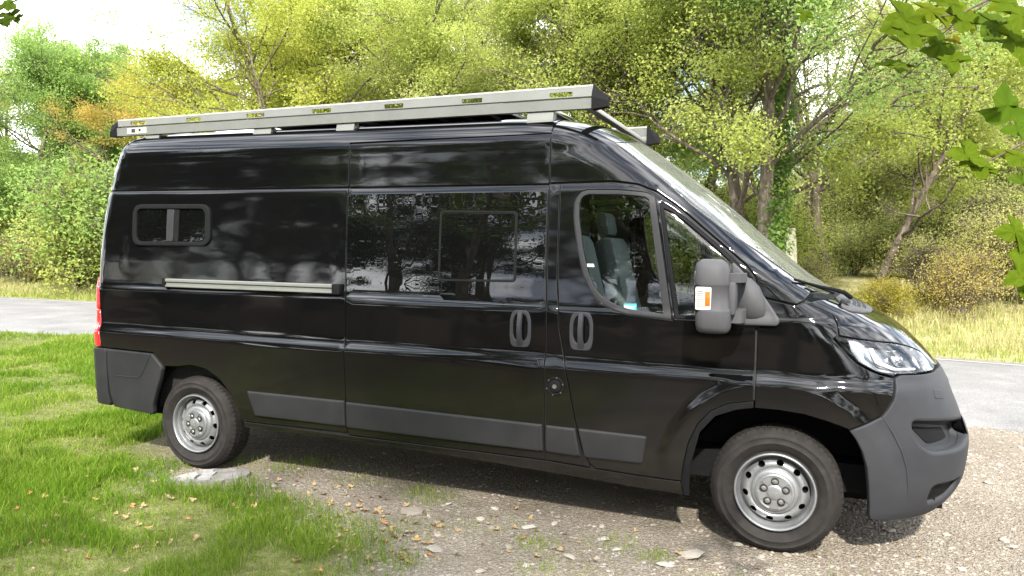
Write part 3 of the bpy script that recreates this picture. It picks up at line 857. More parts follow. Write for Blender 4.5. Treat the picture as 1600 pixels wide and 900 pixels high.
def half_pair(fn):
    return [fn(-1), fn(1)]
b1 = panel("front_bumper", bumper_half, M['grey'], side=-1, holes=[FOG, FOG2, GRILL], off=.010, gap=.001, edge=.008, hole_edge=.02, depth=.05, grid=.03)
b2_ = panel("front_bumper", bumper_half, M['grey'], side=1, holes=[FOG, FOG2, GRILL], off=.010, gap=.001, edge=.008, hole_edge=.02, depth=.05, grid=.04)
def pocket(name, poly, mat, parent, side, off, deep, slope=0.0):
    """floor and walls of a moulded recess behind a hole"""
    l = resample(ccw(poly), .03); l_in = inset(l, .004 + slope)
    V2, F = cdt(l_in, (), .05)
    pf, nf = P(V2[:, 0], V2[:, 1], off - deep, side)
    pa, na = P(*inset(l, -.024).T, off - .012, side); pb, nb = P(*l_in.T, off - deep, side)
    m = len(l); n = len(pf)
    f = [tuple(q) if side < 0 else tuple(q[::-1]) for q in F]
    w = [(n + k, n + (k + 1) % m, n + m + (k + 1) % m, n + m + k) for k in range(m)]
    f += [q[::-1] if side > 0 else q for q in w]
    me = raw_mesh(name, np.concatenate([pf, pa, pb]), f); me.set_sharp_from_angle(angle=.6)
    return link(name, me, mat, parent)
for s, b in ((-1, b1), (1, b2_)):
    pocket("air_intake", FOG, M['grey'], b, s, .01, .085, .010)
    pocket("fog_light_recess", FOG2, M['black'], b, s, .01, .034, .004)
    pocket("grille", GRILL, M['black'], b, s, .01, .06)
    panel("intake_mesh", rounded([(.70, .742), (.95, .725), (1.0, .66), (.80, .642)], .02), M['black'], parent=b, off=-.070, gap=0, edge=.004, depth=.01, side=s, grid=.1)
    panel("tow_cap", rounded([(.768, .930), (.865, .912), (.856, .866), (.766, .880)], .016), M['grey'], parent=b, off=.0135, gap=0, edge=.005, depth=.01, side=s)
    # moulded crease that sweeps round the wheel arch
    cr = resample([(.512, .802), (.565, .715), (.607, .63), (.634, .54), (.646, .45), (.650, .36)], .02, False)
    pts, _ = P(cr[:, 0], cr[:, 1], .0085, s)
    MB().tube(pts, np.interp(np.linspace(0, 1, len(pts)), [0, .2, .8, 1], [.002, .006, .005, .001]), 8).build("crease", M['grey'], b)
    # headlamp
    hl = attach(empty("headlight", (0, 0, 0)))
    hl.parent = van; hl.matrix_parent_inverse = VAN
    panel("lamp_housing", head_light, M['black'], parent=hl, off=-.055, gap=.004, edge=.002, depth=.03, side=s)
    lens = panel("lens", head_light, M['clear'], parent=hl, off=.004, gap=.002, edge=.006, depth=.05, side=s, grid=.03)
    panel("reflector", rounded([(.42, 1.165), (.56, 1.15), (.68, 1.125), (.74, 1.07), (.72, 1.03), (.60, 1.03), (.50, 1.05), (.44, 1.09)], .03), M['chrome'], parent=hl, off=-.030, gap=0, edge=.015, depth=.02, side=s)
    panel("reflector", rounded([(.755, 1.11), (.82, 1.088), (.865, 1.055), (.88, 1.03), (.80, 1.025), (.765, 1.04)], .02), M['chrome'], parent=hl, off=-.028, gap=0, edge=.012, depth=.02, side=s)
    panel("lamp_bezel", rounded([(.345, 1.188), (.40, 1.178), (.43, 1.16), (.43, 1.09), (.50, 1.042), (.58, 1.026), (.70, 1.020), (.70, 1.012), (.58, 1.016), (.49, 1.028), (.40, 1.075), (.36, 1.13)], .008), M['chrome'], parent=hl, off=-.012, gap=0, edge=.004, depth=.02, side=s)
    panel("side_light", rounded([(.455, 1.15), (.475, 1.15), (.50, 1.085), (.585, 1.048), (.70, 1.043), (.70, 1.034), (.575, 1.036), (.485, 1.07)], .006), M['white'], parent=hl, off=-.016, gap=0, edge=.003, depth=.02, side=s)
    for (u, z, r) in ((.60, 1.095, .045), (.815, 1.06, .026)):
        c, nn_ = P(u, z, -.020, s)
        q = Vector(nn_).to_track_quat('Y', 'Z').to_matrix()
        mb = MB().lathe([(r, -.004), (r, .006), (r * .85, .012), (r * .7, .012), (r * .62, .004), (r * .4, .012), (0.001, .016)], n=28)
        mb.v = [tuple(np.array(q) @ np.array(v) + c) for v in mb.v]
        mb.build("projector_lamp", M['chrome'], hl)

# glazed middle of the sliding door
for s in (-1,):
    GL = rounded([(sl(1.315) + .005, 1.310), (sr(1.292) - .012, 1.296), (sr(1.99) - .008, 1.994), (sl(2.0) + .004, 2.000)], .02)
    gl = panel("side_window", GL, M['dark_glass'], parent=slide, off=.0035, gap=.0, edge=.003, depth=.006, side=s)
    OW = rounded([(-2.052, 1.885), (-1.523, 1.875), (-1.518, 1.442), (-2.050, 1.436)], .03)
    OWI = rounded([(-2.037, 1.871), (-1.537, 1.862), (-1.532, 1.456), (-2.035, 1.450)], .022)
    panel("opening_frame", OW, M['black'], parent=gl, holes=[OWI], off=.0075, gap=0, edge=.003, depth=.006, side=s, grid=.2)
    panel("opening_pane", OWI, M['dark_glass'], parent=gl, off=.0045, gap=.001, edge=.002, depth=.003, side=s)

def door_handle(parent, x0, x1, z0, z1, s=-1):
    """recessed dish with an upright grip"""
    sh = lambda t: x0 + (x1 - x0) * t
    hz = lambda t: z0 + (z1 - z0) * t
    oc = [(sh(.10), hz(0)), (sh(.90), hz(0)), (sh(1), hz(.25)), (sh(1), hz(.75)), (sh(.86), hz(1)), (sh(.14), hz(1)), (sh(0), hz(.75)), (sh(0), hz(.25))]
    ic = [(sh(.28), hz(.18)), (sh(.72), hz(.18)), (sh(.84), hz(.35)), (sh(.84), hz(.70)), (sh(.72), hz(.90)), (sh(.28), hz(.90)), (sh(.16), hz(.70)), (sh(.16), hz(.35))]
    oc = rounded(oc, .03); ic = rounded(ic, .025)
    h = panel("door_handle", oc, M['grey'], parent=parent, holes=[ic], off=.009, gap=0, edge=.006, depth=.012, side=s, grid=.1, hole_edge=.008)
    pk = pocket("dish", ic, M['black'], h, s, .006, .012, .004)
    zs = np.linspace(hz(.06), hz(.97), 9); prof = [.012, .022, .030, .034, .036, .034, .030, .024, .014]
    mb = MB(); ring = []
    for z, d in zip(zs, prof):
        c, n = P(sh(.5), z, d - .012, s); t = np.array([1., 0, 0]); w_ = .017 if z > hz(.2) else .022
        ring.append([c - t * w_, c - t * w_ * .75 + n * .012, c + t * w_ * .75 + n * .012, c + t * w_])
    v = [p for r in ring for p in r]; f = []
    for i in range(len(ring) - 1):
        for k in range(3): f.append((i * 4 + k, i * 4 + 4 + k, i * 4 + 5 + k, i * 4 + 1 + k))
        f.append((i * 4 + 3, i * 4 + 7, i * 4 + 4, i * 4))
    f += [(0, 1, 2, 3), tuple(reversed(range(len(v) - 4, len(v))))]
    mb.add(v, f).build("grip", M['grey'], h, angle=60)
door_handle(slide, -1.550, -1.412, 1.050, 1.274)
cab_doors = [o for o in bpy.data.objects if o.name.startswith("cab_door")]
door_handle(cab_doors[0], -1.170, -1.026, 1.052, 1.278)
door_handle(cab_doors[1], -1.170, -1.026, 1.052, 1.278, 1)

# fuel cap in the door pillar
c, n = P(-1.247, .832, .0, -1)
fc = attach(MB().lathe([(.056, .0), (.056, -.006), (.050, -.009), (.047, -.004), (.040, -.002), (.036, -.010), (.022, -.013), (.014, -.013)], c, 36).build("fuel_cap", M['black']))
MB().lathe([(.014, -.012), (.013, -.017), (.006, -.018), (.0005, -.016)], c, 20).build("key_lock", M['bolt'], fc)
for k in range(6):
    th = k * math.pi / 3 + .3
    MB().lathe([(.004, -.008), (.004, -.012), (.0005, -.0125)], c + np.array([.052 * math.cos(th), 0, .052 * math.sin(th)]), 8).build("screw", M['bolt'], fc)

# side mouldings
MOULD = [[(-3.530, .630), (sl(.62) - .002, .625), (sl(.44) - .002, .446), (-3.462, .452)],
         [(sl(.61) + .004, .619), (sr(.6) - .010, .597), (sr(.43) - .006, .426), (sl(.44) + .004, .440)],
         [(sr(.6) + .006, .596), (-1.119, .593), (-1.083, .420), (sr(.43) + .004, .427)],
         [(-1.108, .595), (-.692, .588), (-.716, .420), (-1.066, .419)]]
for s in (-1, 1):
    for i, q in enumerate(MOULD):
        par = slide if (i == 1 and s < 0) else (cab_doors[0 if s < 0 else 1] if i == 3 else None)
        o = panel("side_moulding", rounded(q, .012 if i != 3 else .02), M['grey_dark'], parent=par, off=.020, gap=.003, edge=.014, depth=.03, side=s, grid=.12)

# sills
SILL = [(-3.575, .398), (sl(.387), .385), (sr(.37), .370), (-1.022, .354), (-.734, .342), (-.502, .337), (-.486, .256), (-.80, .268), (-1.12, .285), (-1.965, .325), (-2.70, .345), (-3.575, .352)]
for s in (-1, 1):
    panel("sill", SILL, M['paint'], side=s, off=-.006)
    panel("rear_bumper_corner", [(-4.85, .851), (-4.398, .840), (-4.296, .748), (-4.32, .66), (-4.372, .537), (-4.405, .45), (-4.412, .377), (-4.60, .388), (-4.80, .402), (-4.835, .50), (-4.85, .66)],
          M['grey_dark'], side=s, off=.014, gap=.002, edge=.01, depth=.04)
    rbw = [(-4.856, .852)] + [(-4.856, z) for z in (.66, .50)] + [(-4.842, .41)] + [(xr(.41) + .02, .42), (xr(.5), .52), (xr(.6), .60), (xr(.7), .72), (xr(.8), .852)]
    panel("rear_bumper", rbw, M['grey_dark'], side=s, off=.016, gap=.001, edge=.008, depth=.04)
    em = resample([(-4.76, .650), (-4.53, .652), (-4.50, .675), (-4.405, .836)], .02, False)
    pts, _ = P(em[:, 0], em[:, 1], .012, s)
    attach(MB().tube(pts, .0055, 8).build("bumper_ridge", M['grey_dark']))
    # tail lamps
    tl = attach(empty("tail_light"))
    tl.parent = van; tl.matrix_parent_inverse = VAN
    def tx(z): return xr(z) - .006
    panel("red_lens", [(tx(1.40), 1.405), (tx(1.15), 1.15), (-4.952, 1.15), (-4.965, 1.28), (-4.99, 1.34), (-5.015, 1.385)], M['red'], parent=tl, off=.010, gap=0, edge=.008, depth=.02, side=s, grid=.02)
    panel("white_lens", [(tx(1.14), 1.147), (tx(1.0), .985), (-5.02, .985), (-5.02, 1.147)], M['white_lens'], parent=tl, off=.009, gap=.001, edge=.006, depth=.02, side=s, grid=.02)
    panel("red_lens", [(-5.018, 1.147), (-5.018, .985), (-4.93, .985), (-4.945, 1.147)], M['red'], parent=tl, off=.008, gap=.001, edge=.006, depth=.02, side=s, grid=.02)
    panel("orange_lens", [(tx(.98), .982), (tx(.87), .868), (-4.918, .866), (-4.93, .982)], M['red'], parent=tl, off=.009, gap=0, edge=.008, depth=.02, side=s, grid=.02)

# rear doors
zz = np.linspace(.40, 2.46, 40); yy = np.linspace(-.99, .99, 61)
V = []
for z in zz:
    hw = float(w_side(-4.9, z)) - .09
    for y in yy / .99 * hw: V.append((float(XR(z)) - .002 + .012 * (abs(y) / hw) ** 4, y, z))
V = np.array(V); k = len(yy); F = [(i * k + j, i * k + k + j, i * k + k + j + 1, i * k + j + 1) for i in range(len(zz) - 1) for j in range(k - 1) if j != 30 - 0]
rd = attach(link("rear_doors", raw_mesh("rear_doors", V, F), M['paint']))

# roof: shoulder, flat top
zs = np.concatenate([np.linspace(2.348, 2.42, 6), [2.44, 2.455, 2.468, 2.478, 2.486, 2.492, 2.495]])
def roof_row(x):
    pts = []
    xx = max(x, -4.90)
    for z in zs: pts.append((max(xx, float(XR(z)) + .01), -float(W(max(xx, float(XR(z)) + .01), z)), z))
    y_top = -pts[-1][1]
    for t in np.linspace(0, 1, 10)[1:]: pts.append((max(xx, float(XR(2.495)) + .01), -y_top * (1 - t), 2.495 + .022 * math.sin(t * math.pi / 2)))
    return pts
xs = np.concatenate([[-4.90, -4.86, -4.82, -4.78, -4.74], np.arange(-4.66, -1.40, .12), [-1.336]])
rows = [roof_row(x) for x in xs]
V = []; 
for r in rows: V += r + [(p[0], -p[1], p[2]) for p in r[::-1][1:]]
k = len(rows[0]) * 2 - 1
F = [(i * k + j, i * k + k + j, i * k + k + j + 1, i * k + j + 1) for i in range(len(rows) - 1) for j in range(k - 1)]
me = raw_mesh("roof", np.array(V), [f[::-1] for f in F]); attach(link("roof", me, M['paint']))
# front of the roof above the cab
V = []; rows = []
for t in np.linspace(-1, 1, 25):
    row = []
    for q in np.linspace(0, 1, 12):
        y = t * .80; uu = float(XF(2.4865))
        xfr = float(X0(2.4865)) + (float(XF(2.4865)) - float(X0(2.4865))) * max(1 - abs(y / float(w_side(-1.4, 2.4865))) ** 3, 0) ** (1 / 3)
        xfr = max(xfr, -1.336)
        row.append((-1.336 + (xfr + 1.336) * q, y, 2.4865 + .030 * (1 - abs(t) ** 2.2) * math.cos(q * math.pi / 2 * .98)))
    rows.append(row)
V = [p for r in rows for p in r]
F = [(i * 12 + j, i * 12 + j + 1, i * 12 + 13 + j, i * 12 + 12 + j) for i in range(24) for j in range(11)]
attach(link("cab_roof", raw_mesh("cab_roof", np.array(V), [f[::-1] for f in F]), M['paint']))

# dark structure behind the seams, underbody, cab interior
mb = MB()
prof_in = [(-.86, .40), (-.90, .80), (-.90, 1.3), (-.85, 1.9), (-.80, 2.28), (-.6, 2.42), (.6, 2.42), (.80, 2.28), (.85, 1.9), (.90, 1.3), (.90, .80), (.86, .40)]
mb.prism(prof_in, 'x', -4.80, -1.62)
attach(mb.build("cargo_lining", M['dark'], smooth=False))
for s in (-1, 1):
    for pth in (seams(.38, 2.37, sl), seams(.37, 2.37, sr), [(sl(2.042), 2.042), (sr(2.04), 2.04)], [(-4.95, 2.058), (sl(2.043), 2.043)], list(reversed(pillar[1:11])),
                [(-3.58, .402), (sl(.388), .388), (sr(.372), .372), (-1.02, .356), (-.50, .34)], [(sl(2.342), 2.342), (sr(2.347), 2.347)], [(sr(2.04), 2.04), (-1.26, 2.04), (-.938, 2.044), (-.797, 2.025)],
                [(-4.95, 2.368), (sl(2.355), 2.355)], [(sr(2.04), 2.04), (sr(2.4), 2.4)], [(-.115, .84), (-.115, 1.44)], [(-.112, 1.401), (.084, 1.36), (.124, 1.379)], [(-4.853, .86), (-4.853, .41)]):
        strip("door_seal", pth, .05, M['dark'], side=s, off=-.016)
    strip("door_seal", [(-.115, 1.44), (-.134, 1.511), (-.18, 1.57), (-.27, 1.65), (-.413, 1.77), (-.56, 1.894), (-.686, 1.983), (-.797, 2.025)], .03, M['dark'], side=s, off=-.016)
    for cx, r0 in ((0.0, .475), (-4.035, .455)):
        mb = MB()
        th = np.linspace(.03, math.pi - .03, 30)
        yo = [-.955, -.55]
        v = [(cx + r0 * 1.02 * math.cos(t), s * -1 * y, .345 + r0 * math.sin(t)) for t in th for y in yo]
        f = [(2 * i, 2 * i + 1, 2 * i + 3, 2 * i + 2) for i in range(29)]
        v += [(cx + r0 * 1.02 * math.cos(t), s * .55, .345 + r0 * math.sin(t)) for t in th] + [(cx, s * .55, .35)]
        n0 = 60; f += [(n0 + i, n0 + i + 1, n0 + 30) for i in range(29)]
        mb.add(v, f)
        attach(mb.build("wheel_arch_liner", M['black'], fix=False))
mb = MB().box((-2.0, 0, .40), (5.6, 1.5, .16)).box((-4.3, 0, .42), (1.2, 1.2, .2)).box((.55, 0, .36), (.6, 1.3, .2)).box((-4.035, 0, .33), (.10, 1.5, .10), .02).box((0, 0, .34), (.12, 1.5, .1), .02)
mb.tube([(-3.3, -.45, .26), (-2.6, -.45, .24), (-1.0, -.3, .25)], .03, 10)
attach(mb.build("underbody", M['black']))

mb = MB().box((-1.12, 0, .60), (1.06, 1.76, .06), .01).box((-1.60, 0, 1.35), (.04, 1.76, 1.6)).box((.22, 0, 1.10), (.25, 1.6, .46), .05).box((-.30, 0, .87), (.9, 1.6, .03))
cabin = attach(mb.build("cab_floor", M['trim']))
# dashboard under the windscreen
dash = attach(MB().prism(rounded([(-.42, 1.02), (-.44, 1.20), (-.30, 1.27), (.05, 1.33), (.28, 1.36), (.30, 1.0), (-.2, .85)], .06, 5), 'y', -.86, .86).build("dashboard", M['trim']))
def seat(y, wdt):
    st = attach(empty("cab_seat")); st.parent = van; st.matrix_parent_inverse = VAN
    MB().box((-.95, y, .82), (.30, wdt * .8, .40), .03).build("seat_base", M['black'], st)
    MB().box((-.90, y, 1.06), (.54, wdt, .16), .06, (0, -.08, 0)).build("seat_cushion", M['cloth'], st)
    MB().box((-1.24, y, 1.42), (.17, wdt * .96, .66), .07, (0, -.24, 0)).build("backrest", M['cloth'], st)
    hr = MB().box((-1.345, y, 1.84), (.11, wdt * .55, .20), .05, (0, -.2, 0)).build("headrest", M['cloth'], st)
    MB().tube([(-1.31, y - .06, 1.66), (-1.34, y - .06, 1.80)], .008, 8).tube([(-1.31, y + .06, 1.66), (-1.34, y + .06, 1.80)], .008, 8).build("headrest_post", M['bolt'], hr)
    return st
seat(-.50, .52); seat(.50, .52)
mb = MB()
ths = np.linspace(0, 2 * math.pi, 33)
ctr = np.array([-.52, .50, 1.28]); ax = np.array([-.62, 0, .78]); e1 = np.array([0, 1., 0]); e2 = np.cross(ax, e1)
mb.tube([ctr + .20 * (e1 * math.cos(t) + e2 * math.sin(t)) for t in ths], .016, 8, caps=False)
for t in (-.2, math.pi + .2, -math.pi / 2): mb.tube([ctr, ctr + .2 * (e1 * math.cos(t) + e2 * math.sin(t))], .016, 6)
mb.tube([ctr, ctr - ax * .35], .03, 8)
attach(mb.build("steering_wheel", M['black']))
for s, d in zip((-1, 1), cab_doors):
    dc = [(-1.21, 1.20), (-1.05, .62), (-.55, .62), (-.40, .85), (-.16, .90), (-.16, 1.22), (-.57, 1.245), (-.83, 1.262), (-.95, 1.30), (-1.05, 1.38)]
    panel("door_card", dc, M['trim'], parent=d, off=-.055, gap=0, edge=.015, depth=.03, side=s)
    strip("belt_webbing", [(-1.20, 1.95), (-1.24, 1.0)], .05, M['black'], side=s, off=-.16)
    panel("pillar_trim", [(-1.50, 1.0), (-1.20, 1.0), (-1.185, 2.02), (-1.50, 2.02)], M['trim'], off=-.10, gap=0, edge=.01, depth=.03, side=s)

# sticker inside the window, notice behind it
cd = cab_doors[0]
stk = panel("sticker", rounded([(-.853, 1.336), (-.778, 1.339), (-.777, 1.296), (-.852, 1.293)], .006), M['sticker'], parent=cd, off=-.009, gap=0, edge=.001, depth=.002)
for a, b_, z0, z1, mm in ((-.846, -.826, 1.305, 1.327, 'white'), (-.820, -.785, 1.319, 1.323, 'white'), (-.820, -.792, 1.309, 1.313, 'white')):
    panel("print", [(a, z0), (b_, z0), (b_, z1), (a, z1)], M[mm], parent=stk, off=-.0065, gap=0, edge=.0005, depth=.001, grid=.3)
panel("sticker", [(-1.075, 1.545), (-1.035, 1.545), (-1.040, 1.562), (-1.080, 1.562)], M['white'], parent=cd, off=-.009, gap=0, edge=.001, depth=.002)

# sliding window in the rear side panel
RWO = rounded([(-4.640, 1.952), (-3.905, 1.946), (-3.885, 1.640), (-4.628, 1.640)], .085, 7)
RWI = rounded([(-4.603, 1.916), (-3.945, 1.910), (-3.928, 1.672), (-4.590, 1.672)], .055, 7)
rw = panel("rear_side_window", RWI, M['dark_glass'], off=.004, gap=-.004, edge=.001, depth=.01)
panel("window_frame", RWO, M['black'], parent=rw, holes=[RWI], off=.020, gap=0, edge=.010, depth=.028, grid=.2, hole_edge=.008)
panel("divider", [(-4.300, 1.674), (-4.236, 1.674), (-4.240, 1.910), (-4.305, 1.912)], M['seal'], parent=rw, off=.014, gap=0, edge=.006, depth=.012, grid=.2)
panel("sliding_pane_edge", [(-4.234, 1.674), (-4.19, 1.674), (-4.193, 1.910), (-4.238, 1.910)], M['black'], parent=rw, off=.008, gap=0, edge=.003, depth=.005, grid=.2)

# awning rail along the rear side panel
def yside(x, z): return -float(W(x, z))
pa = np.array([-4.275, yside(-4.275, 1.372), 1.370]); pb = np.array([-2.825, yside(-2.825, 1.365), 1.365])
def rail_prof(p0, p1, prof):
    v = []; 
    for p in (p0, p1): v += [(p[0], p[1] - a, p[2] + b) for a, b in prof]
    n = len(prof); f = [tuple(range(n)), tuple(reversed(range(n, 2 * n)))] + [(i, n + i, n + (i + 1) % n, (i + 1) % n) for i in range(n)]
    return MB().add(v, f)
PR = [(-.01, -.031), (.026, -.031), (.030, -.027), (.030, -.018), (.020, -.014), (.020, .006), (.031, .010), (.031, .026), (.026, .031), (-.01, .031)]
ar = attach(rail_prof(pa, pb, PR).build("awning_rail", M['alu'], angle=25))
ar['label'] = "champagne aluminium awning rail on the rear side panel"
MB().box(pa + np.array([-.014, -.010, 0]), (.028, .052, .068), .004).build("end_cap", M['black'], ar)
MB().box(pb + np.array([.030, -.010, -.001]), (.060, .050, .070), .006).build("end_cap", M['black'], ar)

# wiper, cowl and bonnet vents
wp = attach(empty("wiper")); wp.parent = van; wp.matrix_parent_inverse = VAN
a_, _ = P(.30, 1.415, .03, -1); b_, _ = P(.03 + .10, 1.478, .02, -1)
def on_screen(u, z, off): return P(u, z, off, -1)[0]
arm = [on_screen(.43, 1.362, .035), on_screen(.36, 1.378, .050), on_screen(.27, 1.402, .045), on_screen(.199, 1.428, .030), on_screen(.13, 1.458, .018)]
MB().tube(arm, [.014, .013, .010, .008, .007], 8).build("wiper_arm", M['black'], wp)
MB().tube([on_screen(.40, 1.405, .012), on_screen(.30, 1.418, .014), on_screen(.18, 1.448, .012), on_screen(.064, 1.487, .010)], .008, 6).build("wiper_blade", M['black'], wp)
strip("cowl_gap", [(.165, 1.410), (.24, 1.400), (.32, 1.398), (.45, 1.402), (.62, 1.404), (.9, 1.404)], .022, M['black'], off=.003)
vg = attach(empty("bonnet_vent")); vg.parent = van; vg.matrix_parent_inverse = VAN
VP = rounded([(.325, 1.392), (.302, 1.352), (.345, 1.330), (.42, 1.314), (.56, 1.309), (.80, 1.316), (.80, 1.395), (.50, 1.395)], .02)
panel("vent_grille", VP, M['grey_lit'], parent=vg, off=.010, gap=0, edge=.006, depth=.03, grid=.03)  # grille lightened to carry the sky sheen in its colour
for (u0, z0, u1, z1) in ((.43, 1.347, .79, 1.374), (.46, 1.3375, .79, 1.360), (.53, 1.329, .79, 1.345)):
    for k in range(5):
        t0, t1 = k / 5, (k + .66) / 5
        q = [(u0 + (u1 - u0) * t, z0 + (z1 - z0) * t) for t in (t0, t1)]
        panel("slot", [(q[0][0], q[0][1] - .0045), (q[1][0], q[1][1] - .0045), (q[1][0], q[1][1] + .0045), (q[0][0], q[0][1] + .0045)], M['dark'], parent=vg, off=.0125, gap=0, edge=.0005, depth=.003, grid=.2)
c_, n_ = P(.33, 1.357, .012, -1)
attach(MB().lathe([(.026, 0), (.026, .016), (.020, .024), (.001, .027)], c_, 24, axis='z').build("wiper_pivot", M['grey']))

# door mirror
def mirror(s):
    mt = attach(empty("door_mirror")); mt.parent = van; mt.matrix_parent_inverse = VAN
    SAIL = rounded([(-.262, 1.595), (-.205, 1.545), (-.115, 1.450), (-.026, 1.325), (.004, 1.272), (-.010, 1.246), (-.235, 1.243), (-.232, 1.40)], [.02, .02, .02, .03, .03, .02, .02, .02])
    panel("sail", SAIL, M['grey_lit'], parent=mt, off=.026, gap=0, edge=.014, depth=.04, side=s)  # light falling on the mirror is put into its lighter grey
    # boss of the arms
    stack = []
    for z, xc, hx, yo in ((1.265, -.155, .075, .030), (1.30, -.145, .085, .075), (1.38, -.150, .080, .095), (1.455, -.165, .060, .080), (1.50, -.185, .035, .030)):
        stack.append((z, xc, hx, yo))
    v = []; f = []
    for z, xc, hx, yo in stack:
        y0 = .965
        for t in np.linspace(0, math.pi, 9): v.append((xc + hx * math.cos(t), s * (y0 + (yo + .0) * math.sin(t) ** .7 * 1.0), z))
    for i in range(len(stack) - 1):
        for k in range(8): f.append((i * 9 + k, i * 9 + k + 1, i * 9 + 10 + k, i * 9 + 9 + k))
    MB().add(v, f).build("mirror_base", M['grey_lit'], mt, angle=60)
    for z, h, yb in ((1.505, .046, 1.30), (1.305, .066, 1.30)):
        poly = rounded([(-.175, s * .99), (-.160, s * 1.12), (-.175, s * 1.225), (-.30, s * 1.235), (-.30, s * 1.14), (-.24, s * 1.10), (-.235, s * .99)], .02, 3)
        MB().prism([tuple(p) for p in poly], 'z', z - h / 2, z + h / 2).build("mirror_arm", M['grey_lit'], mt, angle=40)
    # shell: stacked rounded rectangles
    v = []; f = []
    lv = [(1.222, .35), (1.226, .60), (1.238, .82), (1.258, .92), (1.295, .98), (1.338, 1.0), (1.344, .985), (1.350, .93), (1.460, .90), (1.468, .955), (1.476, .97), (1.52, .92), (1.555, .84), (1.580, .70), (1.596, .50), (1.603, .25)]
    m = 28
    for z, k_ in lv:
        xc = -.318 - .004 * (z - 1.4) / .2; yc = 1.255
        lean = .02 * (1.4 - z)
        for q in range(m):
            th = 2 * math.pi * q / m; c, s_ = math.cos(th), math.sin(th)
            ex = .090 * abs(c) ** .62 * (1 if c >= 0 else -1) * (k_ * .5 + .5 if z > 1.5 or z < 1.27 else k_)
            ey = .125 * abs(s_) ** .62 * (1 if s_ >= 0 else -1) * (k_ * .7 + .3)
            v.append((xc + ex * (1 if k_ > .5 else .8) + lean, s * (yc + ey), z))
    for i in range(len(lv) - 1):
        for q in range(m): f.append((i * m + q, i * m + (q + 1) % m, (i + 1) * m + (q + 1) % m, (i + 1) * m + q))
    f += [tuple(range(m)), tuple(reversed(range((len(lv) - 1) * m, len(lv) * m)))]
    MB().add(v, f).build("mirror_shell", M['grey_lit'], mt, angle=50)
    MB().box((-.398, s * 1.255, 1.43), (.012, .16, .22), .005).build("mirror_glass", M['chrome'], mt)
    # side repeater
    yo = s * 1.366
    MB().box((-.350, yo - s * .006, 1.404), (.100, .020, .140), .008).build("repeater_bezel", M['black'], mt)
    sig = MB().box((-.352, yo, 1.403), (.082, .022, .120), .010).build("side_repeater", M['white_lens'], mt)
    MB().box((-.330, yo + s * .010, 1.403), (.026, .010, .074), .003).build("amber_bulb", M['orange'], sig)
    for k in range(8):
        MB().box((-.368, yo + s * .0115, 1.366 + k * .0105), (.034, .003, .0035)).build("lens_rib", M['bolt'], sig)
    MB().box((-.225, s * 1.20, 1.40), (.04, .15, .17), .012).build("mirror_hinge", M['grey_lit'], mt)
for s in (-1, 1): mirror(s)

# wheels
def make_tyre():
    mb = MB()
    prof = [(.205, -.012), (.222, -.016), (.240, .000), (.262, .010), (.266, .0125), (.268, .0145), (.272, .0145), (.274, .0125), (.290, .012), (.298, .0115), (.300, .0130), (.304, .0125), (.306, .009), (.312, .006), (.326, -.008), (.336, -.024), (.341, -.040), (.343, -.075), (.343, -.15), (.339, -.185), (.325, -.205), (.29, -.222), (.24, -.215), (.205, -.195)]
    mb.lathe([(r, -t) for r, t in prof], n=72)
    return mb
def tread_blocks():
    mb = MB()
    n = 64
    for row, (y0, y1, ph) in enumerate(((.030, .066, 0), (.074, .106, .5), (.114, .146, 0), (.154, .186, .5))):
        for k in range(n):
            a = 2 * math.pi * (k + ph) / n; da = 2 * math.pi / n * .40
            r0 = .338; r1 = .3475 if row in (1, 2) else .346
            sk = .012 if row % 2 else -.012
            v = []
            for (aa, yy_) in ((a - da, y0), (a + da, y0), (a + da + sk, y1), (a - da + sk, y1)):
                for r in (r0, r1 if yy_ > .034 else r1 - .004): v.append((r * math.cos(aa), yy_, r * math.sin(aa)))
            mb.add(v, [(1, 3, 5, 7), (0, 2, 3, 1), (2, 4, 5, 3), (4, 6, 7, 5), (6, 0, 1, 7)])
    return mb
def shoulder_lugs():
    mb = MB(); n = 64
    for k in range(n):
        a = 2 * math.pi * k / n; da = 2 * math.pi / n * (.36 if k % 2 else .30)
        v = []
        for aa in (a - da, a + da):
            for r, t in ((.322, .0015), (.334, .0195), (.3445, .033), (.338, .040), (.322, .020)): v.append((r * math.cos(aa), t + .001, r * math.sin(aa)))
        mb.add(v, [(0, 1, 6, 5), (1, 2, 7, 6), (2, 3, 8, 7), (0, 4, 3, 2, 1), (5, 6, 7, 8, 9)])
    return mb
